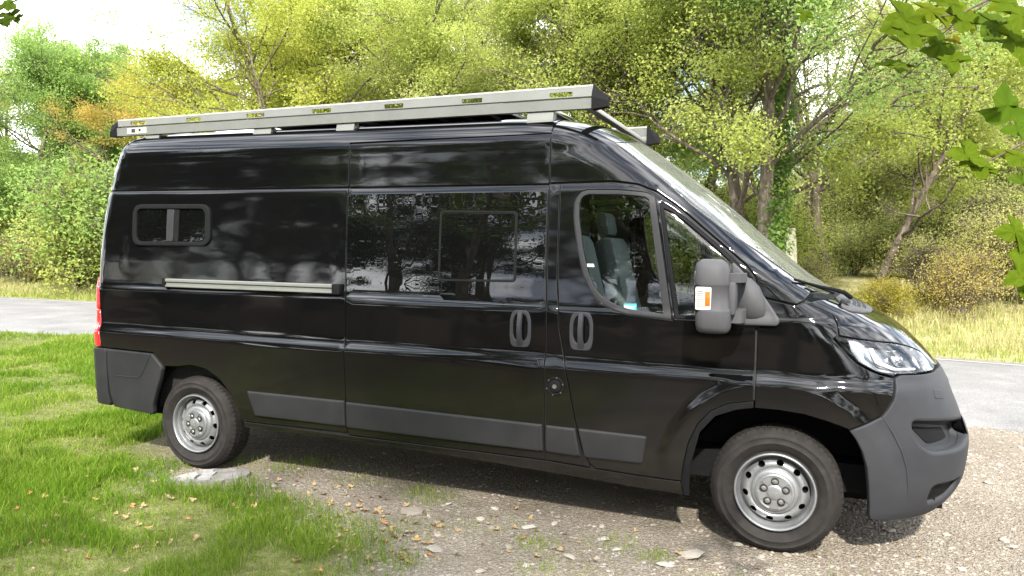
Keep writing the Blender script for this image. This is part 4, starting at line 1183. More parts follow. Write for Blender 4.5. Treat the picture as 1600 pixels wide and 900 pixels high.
def make_rim():
    """pressed steel wheel: rolled lip, drop, disc with ten holes"""
    mb = MB()
    lip = [(.213, .010), (.2155, .004), (.213, -.004), (.207, -.006), (.202, -.002), (.199, .008), (.1965, .020), (.194, .028), (.190, .032), (.186, .046), (.182, .060)]
    mb.lathe([(r, t) for r, t in lip], n=64)
    # disc ring with holes from r .182 to .128
    def yr(r): return np.interp(r, [.100, .118, .128, .140, .155, .170, .182], [.006, .010, .026, .020, .023, .040, .060])
    n = 80
    outer = np.array([(.182 * math.cos(t), .182 * math.sin(t)) for t in np.linspace(0, 2 * math.pi, n, endpoint=False)])
    hub = np.array([(.100 * math.cos(t), .100 * math.sin(t)) for t in np.linspace(0, 2 * math.pi, 48, endpoint=False)])
    holes = [hub]
    for k in range(10):
        a = 2 * math.pi * (k + .5) / 10 + .1; c = np.array([math.cos(a), math.sin(a)]); p = np.array([-c[1], c[0]])
        holes.append(np.array([c * .157 + c * .0160 * math.cos(t) + p * .0200 * math.sin(t) for t in np.linspace(0, 2 * math.pi, 14, endpoint=False)]))
    rings = []
    for r in (.112, .120, .128, .134, .140, .1465, .155, .163, .170, .176):
        rings += [(r * math.cos(t), r * math.sin(t)) for t in np.linspace(0, 2 * math.pi, 72, endpoint=False)]
    rings = np.array(rings)
    ok = np.ones(len(rings), bool)
    for h in holes: ok &= ~inside(h, rings) & (dist_poly(h, rings) > .0025)
    pts = np.concatenate([outer] + holes + [rings[ok]])
    e = []; m = 0
    for l in [outer] + holes: e += [(m + i, m + (i + 1) % len(l)) for i in range(len(l))]; m += len(l)
    r = delaunay_2d_cdt([Vector(p) for p in pts], e, [], 0, 1e-7)
    V = np.array([q[:] for q in r[0]]); F = np.array([f for f in r[2] if len(f) == 3]); cc = V[F].mean(1)
    ok = inside(outer, cc)
    for h in holes: ok &= ~inside(h, cc)
    mb.add([(p[0], yr(np.hypot(*p)), p[1]) for p in V], F[ok])
    for h in holes[1:]:
        v = [(p[0], yr(np.hypot(*p)), p[1]) for p in h] + [(p[0], yr(np.hypot(*p)) + .012, p[1]) for p in h]
        q = len(h); mb.add(v, [(i, (i + 1) % q, q + (i + 1) % q, q + i) for i in range(q)])
    return mb
def make_cap():
    mb = MB()
    prof = [(.102, .010), (.104, .002), (.100, -.004), (.092, -.007), (.084, -.004), (.074, -.004), (.066, -.0065), (.042, -.008), (.036, -.013), (.028, -.015), (.0005, -.0155)]
    mb.lathe(prof, n=60)
    return mb
def make_emblem():
    """small rampant animal badge pressed in the cap centre"""
    P_ = [(-.010, -.018), (-.004, -.012), (-.003, -.006), (-.011, -.004), (-.013, .001), (-.006, .003), (-.010, .010), (-.005, .009), (-.006, .016), (.000, .021), (.006, .020), (.009, .015),
          (.005, .013), (.009, .008), (.008, .001), (.014, .003), (.016, .010), (.019, .009), (.018, .000), (.011, -.004), (.010, -.010), (.013, -.018), (.006, -.018), (.004, -.010), (.001, -.012), (-.003, -.018)]
    return MB().prism(P_, 'y', -.0145, -.0180)
first_wheel = None
WHEELS = [((0.0, -.975, .338), 0, .25), ((-4.035, -.975, .338), 0, 1.1), ((0.0, .975, .338), math.pi, .6), ((-4.035, .975, .338), math.pi, 2.0)]
def dup_wheel(src):
    w = src.copy(); COL.objects.link(w)
    for ch in src.children:
        c = ch.copy(); COL.objects.link(c); c.parent = w
    return w
for loc, rz, spin in WHEELS:
    if first_wheel is None:
        w = empty("wheel"); first_wheel = w
        make_tyre().build("tyre", M['rubber'], w, angle=50)
        t_ = tread_blocks().build("tyre_tread", M['rubber'], w, smooth=False); t_['kind'] = 'stuff'
        t_ = shoulder_lugs().build("shoulder_tread", M['rubber'], w, smooth=False); t_['kind'] = 'stuff'
        MB().lathe([(.2, .05), (.2, .18), (.05, .19), (.05, .08), (.19, .07)], n=40).build("brake_drum", M['black'], w)
        make_rim().build("rim", M['steel'], w, angle=40, fix=False)
        make_cap().build("hub_cap", M['steel'], w, angle=28)
        make_emblem().build("badge", M['steel'], w, smooth=False)
        for k in range(5):
            a = 2 * math.pi * k / 5 + .55; c = (.060 * math.cos(a), 0, .060 * math.sin(a))
            MB().lathe([(.0215, -.004), (.0215, -.010), (.0160, -.011), (.0150, -.006)], c, 20).build("nut_collar", M['dark'], w)
            MB().lathe([(.0135, -.004), (.0130, -.014), (.009, -.018), (.0005, -.0185)], c, 6).build("wheel_nut", M['bolt'], w)
        for k in range(5):
            a = 2 * math.pi * (k + .5) / 5 + .55; u = np.array([math.cos(a), 0, math.sin(a)]); p = np.array([-u[2], 0, u[0]])
            v = [u * r + p * q * wd + np.array([0, yy_, 0]) for (r, wd) in ((.050, .012), (.088, .026)) for q in (-1, 1) for yy_ in (-.004, -.0115)]
            MB().add(v, [(1, 3, 7, 5), (0, 1, 5, 4), (2, 6, 7, 3), (4, 5, 7, 6), (0, 2, 3, 1)]).build("cap_rib", M['steel'], w, smooth=False)
    else:
        w = dup_wheel(first_wheel)
    w.parent = van; w.matrix_parent_inverse = VAN
    w.location = loc; w.rotation_euler = (0, spin, rz) if rz == 0 else (0, spin, rz)

# ---- roof rack, skylights, solar panel
rack = attach(empty("roof_rack")); rack.parent = van; rack.matrix_parent_inverse = VAN
SLOTS = [(-4.797, -4.639), (-4.240, -4.099), (-3.680, -3.521), (-3.115, -2.957), (-2.537, -2.391), (-1.966, -1.822), (-1.373, -1.225)]
for s in (-1, 1):
    xa, xb = -4.930, -1.100
    # lower box section
    def dz(x): return .004 * (x + 3)
    low = [(.835, 2.493), (.838, 2.553), (.826, 2.5565), (.822, 2.5565), (.80, 2.5565), (.795, 2.556), (.79, 2.493)]
    rl = MB().prism([(s * y, z) for y, z in low], 'x', xa, xb).build("side_rail", M['alu'], rack, angle=25)
    # slotted upper flange leaning inwards
    outer = np.array([(xa, 2.561), (xb, 2.561), (xb, 2.628), (xa, 2.612)])
    hs = [rounded([(a, 2.571), (b, 2.571), (b, 2.600), (a, 2.600)], .008, 3) for a, b in SLOTS]
    V2, F = cdt(resample(outer, .2), hs, .3)
    def yl(z): return .829 - (z - 2.561) * .10
    mb = MB()
    n = len(V2)
    mb.add([(p[0], s * yl(p[1]), p[1]) for p in V2] + [(p[0], s * (yl(p[1]) - .012), p[1]) for p in V2], [tuple(f) for f in F] + [tuple(f[::-1] + n) for f in F])
    for l in hs + [outer]:
        q = len(l); mb.add([(p[0], s * yl(p[1]), p[1]) for p in l] + [(p[0], s * (yl(p[1]) - .012), p[1]) for p in l], [(i, (i + 1) % q, q + (i + 1) % q, q + i) for i in range(q)])
    mb.build("slotted_flange", M['alu'], rl, smooth=False, fix=True)
    MB().tube([(xa, s * (yl(2.612) - .006), 2.612), (xb, s * (yl(2.628) - .006), 2.628)], .0085, 10).build("top_lip", M['alu_white'], rl)
    MB().box(((xa + xb) / 2, s * .8315, 2.5612), (xb - xa - .01, .007, .0075)).build("groove_shadow", M['dark'], rl, smooth=False)  # dark strip standing in for the shadow line between rail and flange
    ec = [(s * .845, 2.486), (s * .845, 2.560), (s * .812, 2.640), (s * .795, 2.640), (s * .775, 2.486)]
    mb = MB(); v = [(xb - .002, y, z) for y, z in ec] + [(xb + .095, y * .99, z) for y, z in [(s * .840, 2.500), (s * .840, 2.535), (s * .815, 2.560), (s * .80, 2.560), (s * .78, 2.500)]]
    mb.add(v, [(0, 1, 2, 3, 4), (9, 8, 7, 6, 5)] + [(i, 5 + i, 5 + (i + 1) % 5, (i + 1) % 5) for i in range(5)]).build("end_cap", M['black'], rl, smooth=False)
    mb = MB(); v = [(xa + .002, y, z) for y, z in [(s * .844, 2.488), (s * .844, 2.560), (s * .815, 2.620), (s * .80, 2.620), (s * .78, 2.488)]] + [(xa - .07, y, z) for y, z in [(s * .840, 2.490), (s * .840, 2.525), (s * .82, 2.58), (s * .81, 2.58), (s * .79, 2.490)]]
    mb.add(v, [(0, 1, 2, 3, 4), (9, 8, 7, 6, 5)] + [(i, 5 + i, 5 + (i + 1) % 5, (i + 1) % 5) for i in range(5)]).build("end_cap", M['black'], rl, smooth=False)
    if s < 0:
        pl = MB().box((-4.72, s * .8375, 2.526), (.20, .003, .048)).build("maker_plate", M['alu_white'], rl, smooth=False)
        MB().box((-4.755, s * .8395, 2.527), (.035, .002, .026)).build("print", M['grey'], pl, smooth=False)
        MB().box((-4.690, s * .8395, 2.530), (.016, .002, .016)).build("print", M['black'], pl, smooth=False)
    for xc, wd in ((-4.575, .13), (-3.54, .155), (-2.84, .14), (-1.43, .17)):
        fb = [(s * .838, 2.425), (s * .836, 2.44), (s * .822, 2.494), (s * .77, 2.494), (s * .77, 2.45)]
        MB().prism(fb, 'x', xc - wd / 2, xc + wd / 2).build("mounting_foot", M['alu'], rl, smooth=False)
for xc in (-4.575, -3.54, -2.84, -1.43, -1.13):
    z0 = 2.535 if xc != -1.13 else 2.510
    MB().box((xc, 0, z0), (.055, 1.60, .030), .006).build("crossbar", M['alu_white'], rack)
rp = attach(empty("solar_panel")); rp.parent = van; rp.matrix_parent_inverse = VAN
MB().box((-2.72, 0, 2.575), (1.86, 1.34, .028), .004).build("panel_sheet", M['solar'], rp)
for s in (-1, 1):
    MB().box((-2.72, s * .675, 2.572), (1.90, .020, .040), .003).build("panel_frame", M['alu'], rp)
for k in range(9):
    MB().box((-3.52 + k * .2, 0, 2.555), (.022, 1.30, .012)).build("panel_batten", M['alu'], rp)
sk = attach(MB().box((-4.15, .05, 2.555), (.62, .74, .11), .05).build("roof_skylight", M['white']))
MB().box((-4.15, .05, 2.508), (.72, .84, .04), .012).build("skylight_base", M['white'], sk)
sk = attach(MB().box((-4.62, .10, 2.535), (.34, .60, .07), .03).build("roof_skylight", M['white']))
attach(MB().box((-1.62, .05, 2.545), (.36, .40, .09), .04).build("roof_vent", M['black']))

# ------------------------------------------------------------------ trees and shrubs
def grow(seed, H, r0, lean=(0, 0), fork=.35, n_main=4, spread=1.0, n_leaf=46000, leaf=.063, low=.25, stems=1, droop=.15, twigs=3, gap=.35):
    """branch skeleton, then leaf faces scattered in flat sprays round the twigs"""
    R = np.random.default_rng(seed)
    tubes = []; twig_pts = []
    def walk(p, d, L, r, n, wob, up, taper=.45):
        pts = [p]; rad = [r]; dirs = [d]
        for i in range(n):
            d = d + R.normal(0, wob, 3); d[2] += up; d /= np.linalg.norm(d)
            p = p + d * L / n; pts.append(p); rad.append(r * (1 - (1 - taper) * (i + 1) / n)); dirs.append(d)
        return np.array(pts), np.array(rad), np.array(dirs)
    def side_dir(d, ang):
        a = np.cross(d, R.normal(0, 1, 3)); a /= np.linalg.norm(a) + 1e-9
        return d * math.cos(ang) + a * math.sin(ang)
    def branch(p, d, L, r, lev):
        n = 6 if lev < 2 else 4
        pts, rad, dirs = walk(p, d, L, r, n, .20 if lev else .10, [.05, .03, -.01, -droop * .3][min(lev, 3)], .35)
        tubes.append((pts, rad, [7, 5, 4, 3][min(lev, 3)]))
        if lev >= twigs:
            twig_pts.append((pts, dirs)); return
        nc = [0, 5, 6, 5][min(lev, 3)] if lev else n_main
        for k in range(nc + 1):
            t = .28 + .72 * (k + R.random() * .8) / (nc + 1); i = min(int(t * n), n - 1); f = t * n - i
            q = pts[i] * (1 - f) + pts[i + 1] * f
            dd = side_dir(dirs[i], R.uniform(.45, 1.05)); dd[2] = dd[2] * .6 + .12; dd /= np.linalg.norm(dd)
            branch(q, dd, L * R.uniform(.42, .66) * (1.15 - .45 * t), max(rad[i] * R.uniform(.45, .62), .006), lev + 1)
        twig_pts.append((pts[-3:], dirs[-3:]))
    for s in range(stems):
        base = np.array([R.normal(0, .12), R.normal(0, .12), -.15]) if stems > 1 else np.array([0, 0, -.2])
        d = np.array([lean[0] + (R.normal(0, .25) if stems > 1 else 0), lean[1] + (R.normal(0, .25) if stems > 1 else 0), 1.0]); d /= np.linalg.norm(d)
        L = H * (.80 if stems == 1 else R.uniform(.55, .8)); n = 10
        pts, rad, dirs = walk(base, d, L, r0, n, .085, .05, .22)
        rad[0] *= 1.35; rad[1] *= 1.08
        tubes.append((pts, rad, 9))
        m = n_main * 3
        for k in range(m):
            t = low + (1 - low) * (k + R.random()) / m; i = min(int(t * n), n - 1); f = t * n - i
            q = pts[i] * (1 - f) + pts[i + 1] * f
            dd = side_dir(dirs[i], R.uniform(.55, 1.15)); dd[2] = dd[2] * .7 + .18; dd /= np.linalg.norm(dd)
            Lb = H * spread * R.uniform(.24, .40) * (1.1 - .62 * max(t - .35, 0) / .65)
            branch(q, dd, Lb, rad[i] * R.uniform(.32, .58), 1)
        twig_pts.append((pts[-4:], dirs[-4:]))
    # trunk mesh
    mb = MB()
    for pts, rad, sd in tubes: mb.tube(pts, rad, sd, caps=False)
    wood = bpy.data.meshes.new("trunk"); wood.from_pydata(mb.v, [], mb.f); wood.update()
    wood.polygons.foreach_set('use_smooth', np.ones(len(wood.polygons), bool)); wood.materials.append(M['bark'])
    # leaves
    P0, P1 = [], []
    for pts, dirs in twig_pts:
        P0.append(pts[:-1]); P1.append(pts[1:])
    P0 = np.concatenate(P0); P1 = np.concatenate(P1); w = np.linalg.norm(P1 - P0, axis=1)
    keep = vnoise(P0[:, 0] * 1.1 + seed, P0[:, 1] * 1.1 + P0[:, 2] * .9, seed) > gap      # open gaps between the sprays
    P0, P1, w = P0[keep], P1[keep], w[keep]
    i = R.choice(len(P0), n_leaf, p=w / w.sum())
    c = P0[i] + (P1[i] - P0[i]) * R.random((n_leaf, 1)) + R.normal(0, 1, (n_leaf, 3)) * np.array([.17, .17, .085]) * (1 + .6 * R.random((n_leaf, 1)))
    c[:, 2] -= np.abs(R.normal(0, .06, n_leaf))
    nrm = R.normal(0, 1, (n_leaf, 3)) * np.array([.75, .75, .6]) + np.array([0, -.12, .75]); nrm /= np.linalg.norm(nrm, axis=1, keepdims=True)
    t = np.cross(nrm, R.normal(0, 1, (n_leaf, 3))); t /= np.linalg.norm(t, axis=1, keepdims=True); b = np.cross(nrm, t)
    sz = leaf * R.uniform(.6, 1.25, (n_leaf, 1)); fold = nrm * sz * .18
    V = np.stack([c - t * sz * .55, c + b * sz * .33 + fold, c + t * sz * .6, c - b * sz * .33 + fold], 1).reshape(-1, 3)
    clump = vnoise(c[:, 0] * 1.4, c[:, 1] * 1.4 + c[:, 2] * 1.3, seed + 5)
    v = np.clip(.15 + .55 * clump + R.normal(0, .10, n_leaf), 0, 1)
    cr = array_mesh("crown", V, 4, attr=v); cr.materials.append(M['leaf'])
    return wood, cr

TREES = dict(
    tall=grow(11, 10.5, .17, (.05, -.02), n_main=5, spread=1.0, n_leaf=46000, leaf=.062, low=.27, gap=.46),
    fork=grow(23, 10.0, .15, (-.16, -.05), n_main=5, spread=1.1, n_leaf=42000, leaf=.062, low=.30, gap=.50),
    open=grow(37, 11.0, .16, (.12, 0), n_main=4, spread=1.05, n_leaf=32000, leaf=.060, low=.26, gap=.54),
    round=grow(41, 8.6, .14, (.02, .03), n_main=6, spread=1.15, n_leaf=90000, leaf=.070, low=.10, gap=.34),
    lean=grow(53, 9.0, .10, (.55, -.08), n_main=5, spread=1.0, n_leaf=36000, leaf=.062, low=.26, gap=.48),
    dark=grow(67, 9.5, .20, (-.03, 0), n_main=6, spread=1.15, n_leaf=16000, leaf=.12, low=.22, gap=.5),
    shrub=grow(71, 2.6, .035, n_main=3, spread=1.2, n_leaf=15000, leaf=.060, low=.05, stems=5, twigs=3, gap=.15),
    bush=grow(83, 2.0, .03, n_main=3, spread=1.5, n_leaf=13000, leaf=.055, low=.04, stems=6, twigs=3, gap=.25),
    canopy=grow(103, 9.5, .17, (.05, .05), n_main=5, spread=1.15, n_leaf=6500, leaf=.10, low=.34, gap=.46),
    scrub=grow(97, 2.4, .028, n_main=3, spread=1.3, n_leaf=7500, leaf=.05, low=.10, stems=7, twigs=3, gap=.35),
)
HEIGHT = dict(tall=10.5, fork=10, open=11, round=8.6, lean=9, dark=9.5, canopy=9.5, shrub=2.6, bush=2.0, scrub=2.4)
def plant(name, kind, x, y, h, rz, col, label, category, group):
    s = h / HEIGHT[kind]
    e = empty(name, (x, y, float(ground_z(x, y))), rz)
    wood, cr = TREES[kind]
    t = link("trunk" if category == "tree" else "stems", wood, None, e)
    c = link("crown", cr, None, e)
    e.scale = (s, s, s)
    c.color = (*col, 1)
    return tag(e, label, category, group)
def along(px, dist):
    """ground point seen in the photo's column px at a given depth"""
    d = CM @ np.array([(px - 800) / 1200.03, 1.0, 0.04]); p = CAM + d * dist
    return float(p[0]), float(p[1])
GREEN, LIME, PALE, YEL, GOLD, ORANGE, DEEP, OLIVE = (.80, .98, .75), (1.10, 1.08, .74), (1.18, 1.10, 1.02), (1.10, 1.02, .50), (1.3, 1.0, .45), (1.32, .86, .56), (.58, .85, .62), (1.0, .92, .72)
BEIGE = (1.28, 1.1, 1.05)
SHADE = (.10, .12, .10)  # leaf tint darkened to stand in for backlit silhouettes in the reflections
TREE_LIST = [
    # px, depth, kind, height, colour, rotation, label
    (1150, 15.5, 'tall', 10.5, LIME, .4, "tree with a twin dark trunk rising behind the van's windscreen"),
    (1182, 17.0, 'fork', 10.5, LIME, 2.4, "slanting grey trunk tree just right of the twin trunks behind the windscreen"),
    (1203, 14.8, 'tall', 11.0, GREEN, 2.9, "ivy-clad dark trunk tree with deep green lower leaves above the pale roadside marker"),
    (1085, 19.0, 'open', 11.0, PALE, 1.2, "thin-crowned tree with bare branches above the front of the roof rack"),
    (1010, 18.0, 'fork', 10.0, LIME, .3, "tree with a forked leaning trunk behind the front end of the roof rack"),
    (1295, 20.0, 'open', 10.5, PALE, 3.6, "open-crowned tree with sky showing through, right of the ivy-clad trunk"),
    (1350, 17.0, 'lean', 8.5, LIME, .0, "tree on a trunk that leans strongly right above the bonnet"),
    (1460, 21.0, 'open', 10.5, PALE, 4.4, "pale sparse tree with long level branches against the sky, right of the leaning trunk"),
    (1550, 24.0, 'round', 8.5, PALE, 2.0, "rounded pale yellow-green tree behind the hanging maple twigs"),
    (1640, 19.0, 'tall', 10.0, PALE, 5.0, "tree at the right edge of the wood, half out of the picture"),
    (925, 18.5, 'tall', 10.5, LIME, 3.3, "lime-green tree rising behind the middle of the cab roof"),
    (850, 22.0, 'round', 10.0, LIME, 1.0, "dense lime-green tree behind the front third of the roof rack"),
    (765, 20.0, 'open', 10.5, PALE, 2.2, "sparse pale tree with thin dark stems behind the middle of the roof rack"),
    (690, 24.0, 'fork', 11.0, PALE, 5.1, "forked pale-leaved tree with sky gaps behind the middle of the roof rack"),
    (615, 19.5, 'tall', 10.0, LIME, 4.0, "slender lime-green tree beside the sky gap above the rack"),
    (600, 25.0, 'round', 10.5, PALE, .7, "rounded pale green tree between the yellow trees and the sky gap"),
    (540, 21.5, 'round', 10.0, YEL, 3.9, "bright yellow tree behind the rear third of the roof rack"),
    (455, 19.5, 'tall', 10.3, YEL, 1.7, "tall yellow-green tree at the edge of the open sky"),
    (395, 25.0, 'round', 10.0, YEL, 2.7, "yellow tree directly above the rear end of the roof rack"),
    (310, 32.0, 'round', 8.6, YEL, .9, "smaller yellow tree between the orange tree and the big yellow ones"),
    (196, 28.0, 'tall', 8.8, ORANGE, 5.5, "orange autumn tree behind the rear end of the roof rack"),
    (118, 32.0, 'tall', 10.9, GREEN, 4.6, "green tree with the tallest tip at the left against the sky"),
    (40, 30.0, 'round', 10.4, GREEN, 2.3, "broad green tree above the road at the far left"),
    (-40, 29.0, 'tall', 11.2, GREEN, 1.1, "green tree cut by the left edge of the picture"),
    (10, 37.0, 'fork', 10.0, LIME, 3.0, "lighter green tree standing behind the broad one at the far left"),
    (75, 35.0, 'tall', 11.6, GREEN, 5.3, "tall green tree behind the orange tree, its top in the open sky"),
    (165, 36.0, 'round', 10.4, GREEN, .6, "rounded green tree directly behind the orange tree"),
    (1272, 24.0, 'tall', 10.8, PALE, 1.9, "pale tree filling the gap right of the ivy-clad trunk"),
    (1415, 26.0, 'round', 10.6, PALE, 3.0, "rounded pale tree behind the leaning trunk"),
    (112, 25.8, 'shrub', 4.4, LIME, .2, "low bushy green tree at the back of the left verge, nearest the van"),
    (100, 30.0, 'round', 7.4, GREEN, 3.4, "rounded green tree standing behind the low bushy one at the left verge"),
    (112, 27.8, 'bush', 2.3, GOLD, 1.2, "golden-yellow low bush of a tree in the left verge by the van's tail"),
    (180, 25.4, 'shrub', 5.4, GREEN, 2.0, "young green tree mostly hidden behind the rear corner of the van"),
]
for px, dist, kind, h, col, rz, lab in TREE_LIST:
    x, y = along(px, dist)
    if kind in ('shrub', 'bush'):
        plant("young_tree", kind, x, y, h, rz, col, lab, "young tree", "trees along the far side of the road")
    else:
        plant("tree", kind, x, y, h, rz, col, lab, "tree", "trees along the far side of the road")
R2 = np.random.default_rng(5)
# deeper rows of the wood
k = 0
for row, (dist, step, hh) in enumerate(((30, 165, 8.0), (42, 150, 8.6))):
    for px in np.arange(380 + row * 31, 1720, step):
        kind = ['tall', 'round', 'open', 'fork'][(k * 7 + row) % 4]; k += 1
        x, y = along(px + R2.uniform(-20, 20), dist + R2.uniform(-2, 2))
        col = [LIME, PALE, GREEN, YEL, PALE, LIME, OLIVE][int(R2.integers(7))]
        plant("tree", kind, x, y, hh * R2.uniform(.85, 1.1), R2.uniform(0, 6.28), col, "slim tree deep in the wood behind the roadside trees", "tree", "trees deep in the wood")
for px, dist in ((-60, 40), (0, 46), (70, 42), (140, 44), (210, 40), (280, 44), (340, 40)):
    x, y = along(px, dist)
    plant("tree", 'round', x, y, 7.0 + R2.uniform(-.6, .8), R2.uniform(0, 6), [GREEN, LIME, OLIVE][int(R2.integers(3))], "slim tree deep in the wood behind the roadside trees", "tree", "trees deep in the wood")
# shrubs on the bank
SH = [(1300, 14.6, 'bush', .95, YEL, "yellow-green bush just above the bonnet"), (1265, 16.9, 'scrub', 1.3, BEIGE, "thin brownish scrub beside the cream marker"),
      (1390, 15.5, 'bush', 1.0, GOLD, "golden bush in front of the leaning trunk"), (1450, 16.5, 'scrub', 1.7, BEIGE, "bare twiggy scrub right of the golden bush"),
      (1500, 15.2, 'scrub', 1.6, (1.35, 1.0, .8), "reddish-brown scrub at the top of the right-hand verge"), (1560, 16.0, 'scrub', 2.2, BEIGE, "grey-olive shrub behind the lowest maple leaf"),
      (1620, 15.5, 'scrub', 2.4, BEIGE, "olive shrub at the right edge of the verge"), (1330, 21.5, 'bush', 1.8, PALE, "lime shrub behind the bush above the bonnet"),
      (1430, 21.0, 'bush', 2.2, PALE, "pale shrub behind the twiggy scrub"), (1530, 20.0, 'scrub', 3.0, PALE, "tall pale shrub behind the reddish scrub"),
      (1210, 19.0, 'shrub', 2.8, LIME, "lime shrub between the trunks behind the windscreen"), (1120, 20.0, 'shrub', 3.2, LIME, "shrub left of the twin trunks"),
      (1040, 21.0, 'shrub', 3.2, PALE, "pale shrub behind the windscreen's upper edge"), (960, 22.0, 'shrub', 3.4, LIME, "shrub behind the cab roof"),
      (10, 28.5, 'shrub', 3.2, LIME, "green shrub over the road at the left edge"), (45, 27.5, 'scrub', 2.2, OLIVE, "bare brown scrub under the broad green tree"),
      (90, 28.5, 'bush', 1.9, OLIVE, "olive bush at the edge of the left verge"), (132, 28.8, 'shrub', 3.0, GREEN, "green shrub close to the van's tail lamp"),
      (170, 27.5, 'shrub', 2.8, GREEN, "green shrub mostly hidden by the rear of the van"), (-30, 28.5, 'shrub', 3.4, GREEN, "shrub cut by the left edge"),
      (1310, 28.0, 'scrub', 4.2, PALE, "tall thin scrub in the gap right of the ivy-clad trunk"), (1385, 29.0, 'shrub', 4.0, PALE, "tall pale shrub behind the leaning trunk"), (1440, 27.0, 'scrub', 4.4, BEIGE, "tall beige scrub standing behind the leaning trunk's right side"), (1500, 30.0, 'shrub', 4.4, PALE, "tallest pale shrub behind the beige scrub"), (1570, 27.0, 'scrub', 4.4, BEIGE, "tall beige scrub behind the hanging maple leaves"), (1640, 28.0, 'shrub', 4.2, PALE, "pale shrub cut by the right edge of the picture"),
      (1600, 22.0, 'shrub', 3.4, PALE, "tall pale shrub at the far right"), (1470, 24.0, 'shrub', 3.6, PALE, "very tall pale shrub under the sparse tree"), (1270, 25.0, 'scrub', 3.0, LIME, "tall lime shrub behind the cream marker")]
for px, dist, kind, h, col, lab in SH:
    x, y = along(px, dist)
    plant("shrub", kind, x, y, h, R2.uniform(0, 6.28), col, lab, "shrub", "shrubs on the wooded bank")
for row, (dist, h) in enumerate(((27, 3.0), (36, 3.6), (50, 4.6))):
    for px in np.arange(-40 + row * 23, 1700, 78):
        if (dist < 30 and (px < 300 or px > 1240)) or (dist < 40 and px < 200): continue
        x, y = along(px, dist + R2.uniform(-1.5, 1.5))
        plant("shrub", 'shrub', x, y, h * R2.uniform(.8, 1.25), R2.uniform(0, 6.28), [LIME, PALE, OLIVE, PALE][int(R2.integers(4))], "undergrowth shrub deep among the trees of the wood", "shrub", "undergrowth deep in the wood")
# trees on the photographer's side of the clearing (mirrored in the paintwork)
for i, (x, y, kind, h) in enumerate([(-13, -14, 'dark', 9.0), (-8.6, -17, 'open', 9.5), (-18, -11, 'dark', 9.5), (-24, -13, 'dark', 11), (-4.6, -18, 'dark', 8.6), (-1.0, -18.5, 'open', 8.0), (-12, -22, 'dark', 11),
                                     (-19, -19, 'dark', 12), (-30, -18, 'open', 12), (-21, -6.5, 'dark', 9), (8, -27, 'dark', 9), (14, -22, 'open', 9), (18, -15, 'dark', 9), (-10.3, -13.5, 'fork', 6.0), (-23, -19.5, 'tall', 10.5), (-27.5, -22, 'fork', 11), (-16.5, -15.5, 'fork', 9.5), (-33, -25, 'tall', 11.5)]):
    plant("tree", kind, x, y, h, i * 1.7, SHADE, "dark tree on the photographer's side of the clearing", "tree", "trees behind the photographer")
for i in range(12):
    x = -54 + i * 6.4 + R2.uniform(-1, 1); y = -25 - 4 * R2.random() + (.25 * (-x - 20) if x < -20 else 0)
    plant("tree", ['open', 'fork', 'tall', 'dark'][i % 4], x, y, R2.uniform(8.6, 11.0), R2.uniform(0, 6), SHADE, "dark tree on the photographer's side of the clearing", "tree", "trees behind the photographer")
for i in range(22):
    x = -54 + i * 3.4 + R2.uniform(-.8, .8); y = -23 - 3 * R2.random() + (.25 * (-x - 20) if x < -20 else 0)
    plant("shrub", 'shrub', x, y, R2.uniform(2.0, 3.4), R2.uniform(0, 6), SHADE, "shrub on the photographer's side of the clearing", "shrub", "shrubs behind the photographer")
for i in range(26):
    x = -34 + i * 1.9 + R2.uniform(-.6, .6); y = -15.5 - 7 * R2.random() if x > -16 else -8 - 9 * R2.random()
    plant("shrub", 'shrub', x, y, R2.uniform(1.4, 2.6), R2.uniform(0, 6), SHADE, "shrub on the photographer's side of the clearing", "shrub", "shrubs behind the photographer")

for x, y, h, rz in ((-.2, -9.6, 9.0, .4), (-3.2, -13.0, 9.5, 2.0), (-9.0, -12.5, 8.6, 4.1)):
    plant("tree", 'canopy', x, y, h, rz, (.55, .68, .5), "overhanging tree at the photographer's back, its branches reaching over the van", "tree", "trees behind the photographer")
# ivy on the trunk above the marker
x, y = along(1203, 14.8); n = 5200
zc = R2.random(n) ** .8 * 5.2; th = R2.uniform(0, 6.28, n); rr = .20 + np.abs(R2.normal(0, .12, n)) * (1.2 - zc / 8)
c = np.stack([x + rr * np.cos(th) + .02 * zc, y + rr * np.sin(th), float(ground_z(x, y)) + zc], 1)
nr = np.stack([np.cos(th), np.sin(th), .5 + 0 * th], 1) + R2.normal(0, .4, (n, 3)); nr /= np.linalg.norm(nr, axis=1, keepdims=True)
t = np.cross(nr, R2.normal(0, 1, (n, 3))); t /= np.linalg.norm(t, axis=1, keepdims=True); b = np.cross(nr, t); sz = R2.uniform(.04, .085, (n, 1))
o = link("ivy", array_mesh("ivy", np.stack([c - t * sz * .5, c + b * sz * .45, c + t * sz * .6, c - b * sz * .45], 1).reshape(-1, 3), 4, attr=np.clip(R2.normal(.3, .2, n), 0, 1)), M['leaf'])
o.color = (.42, .60, .36, 1)
tag(o, "dark green ivy climbing the trunk above the cream marker", "ivy")

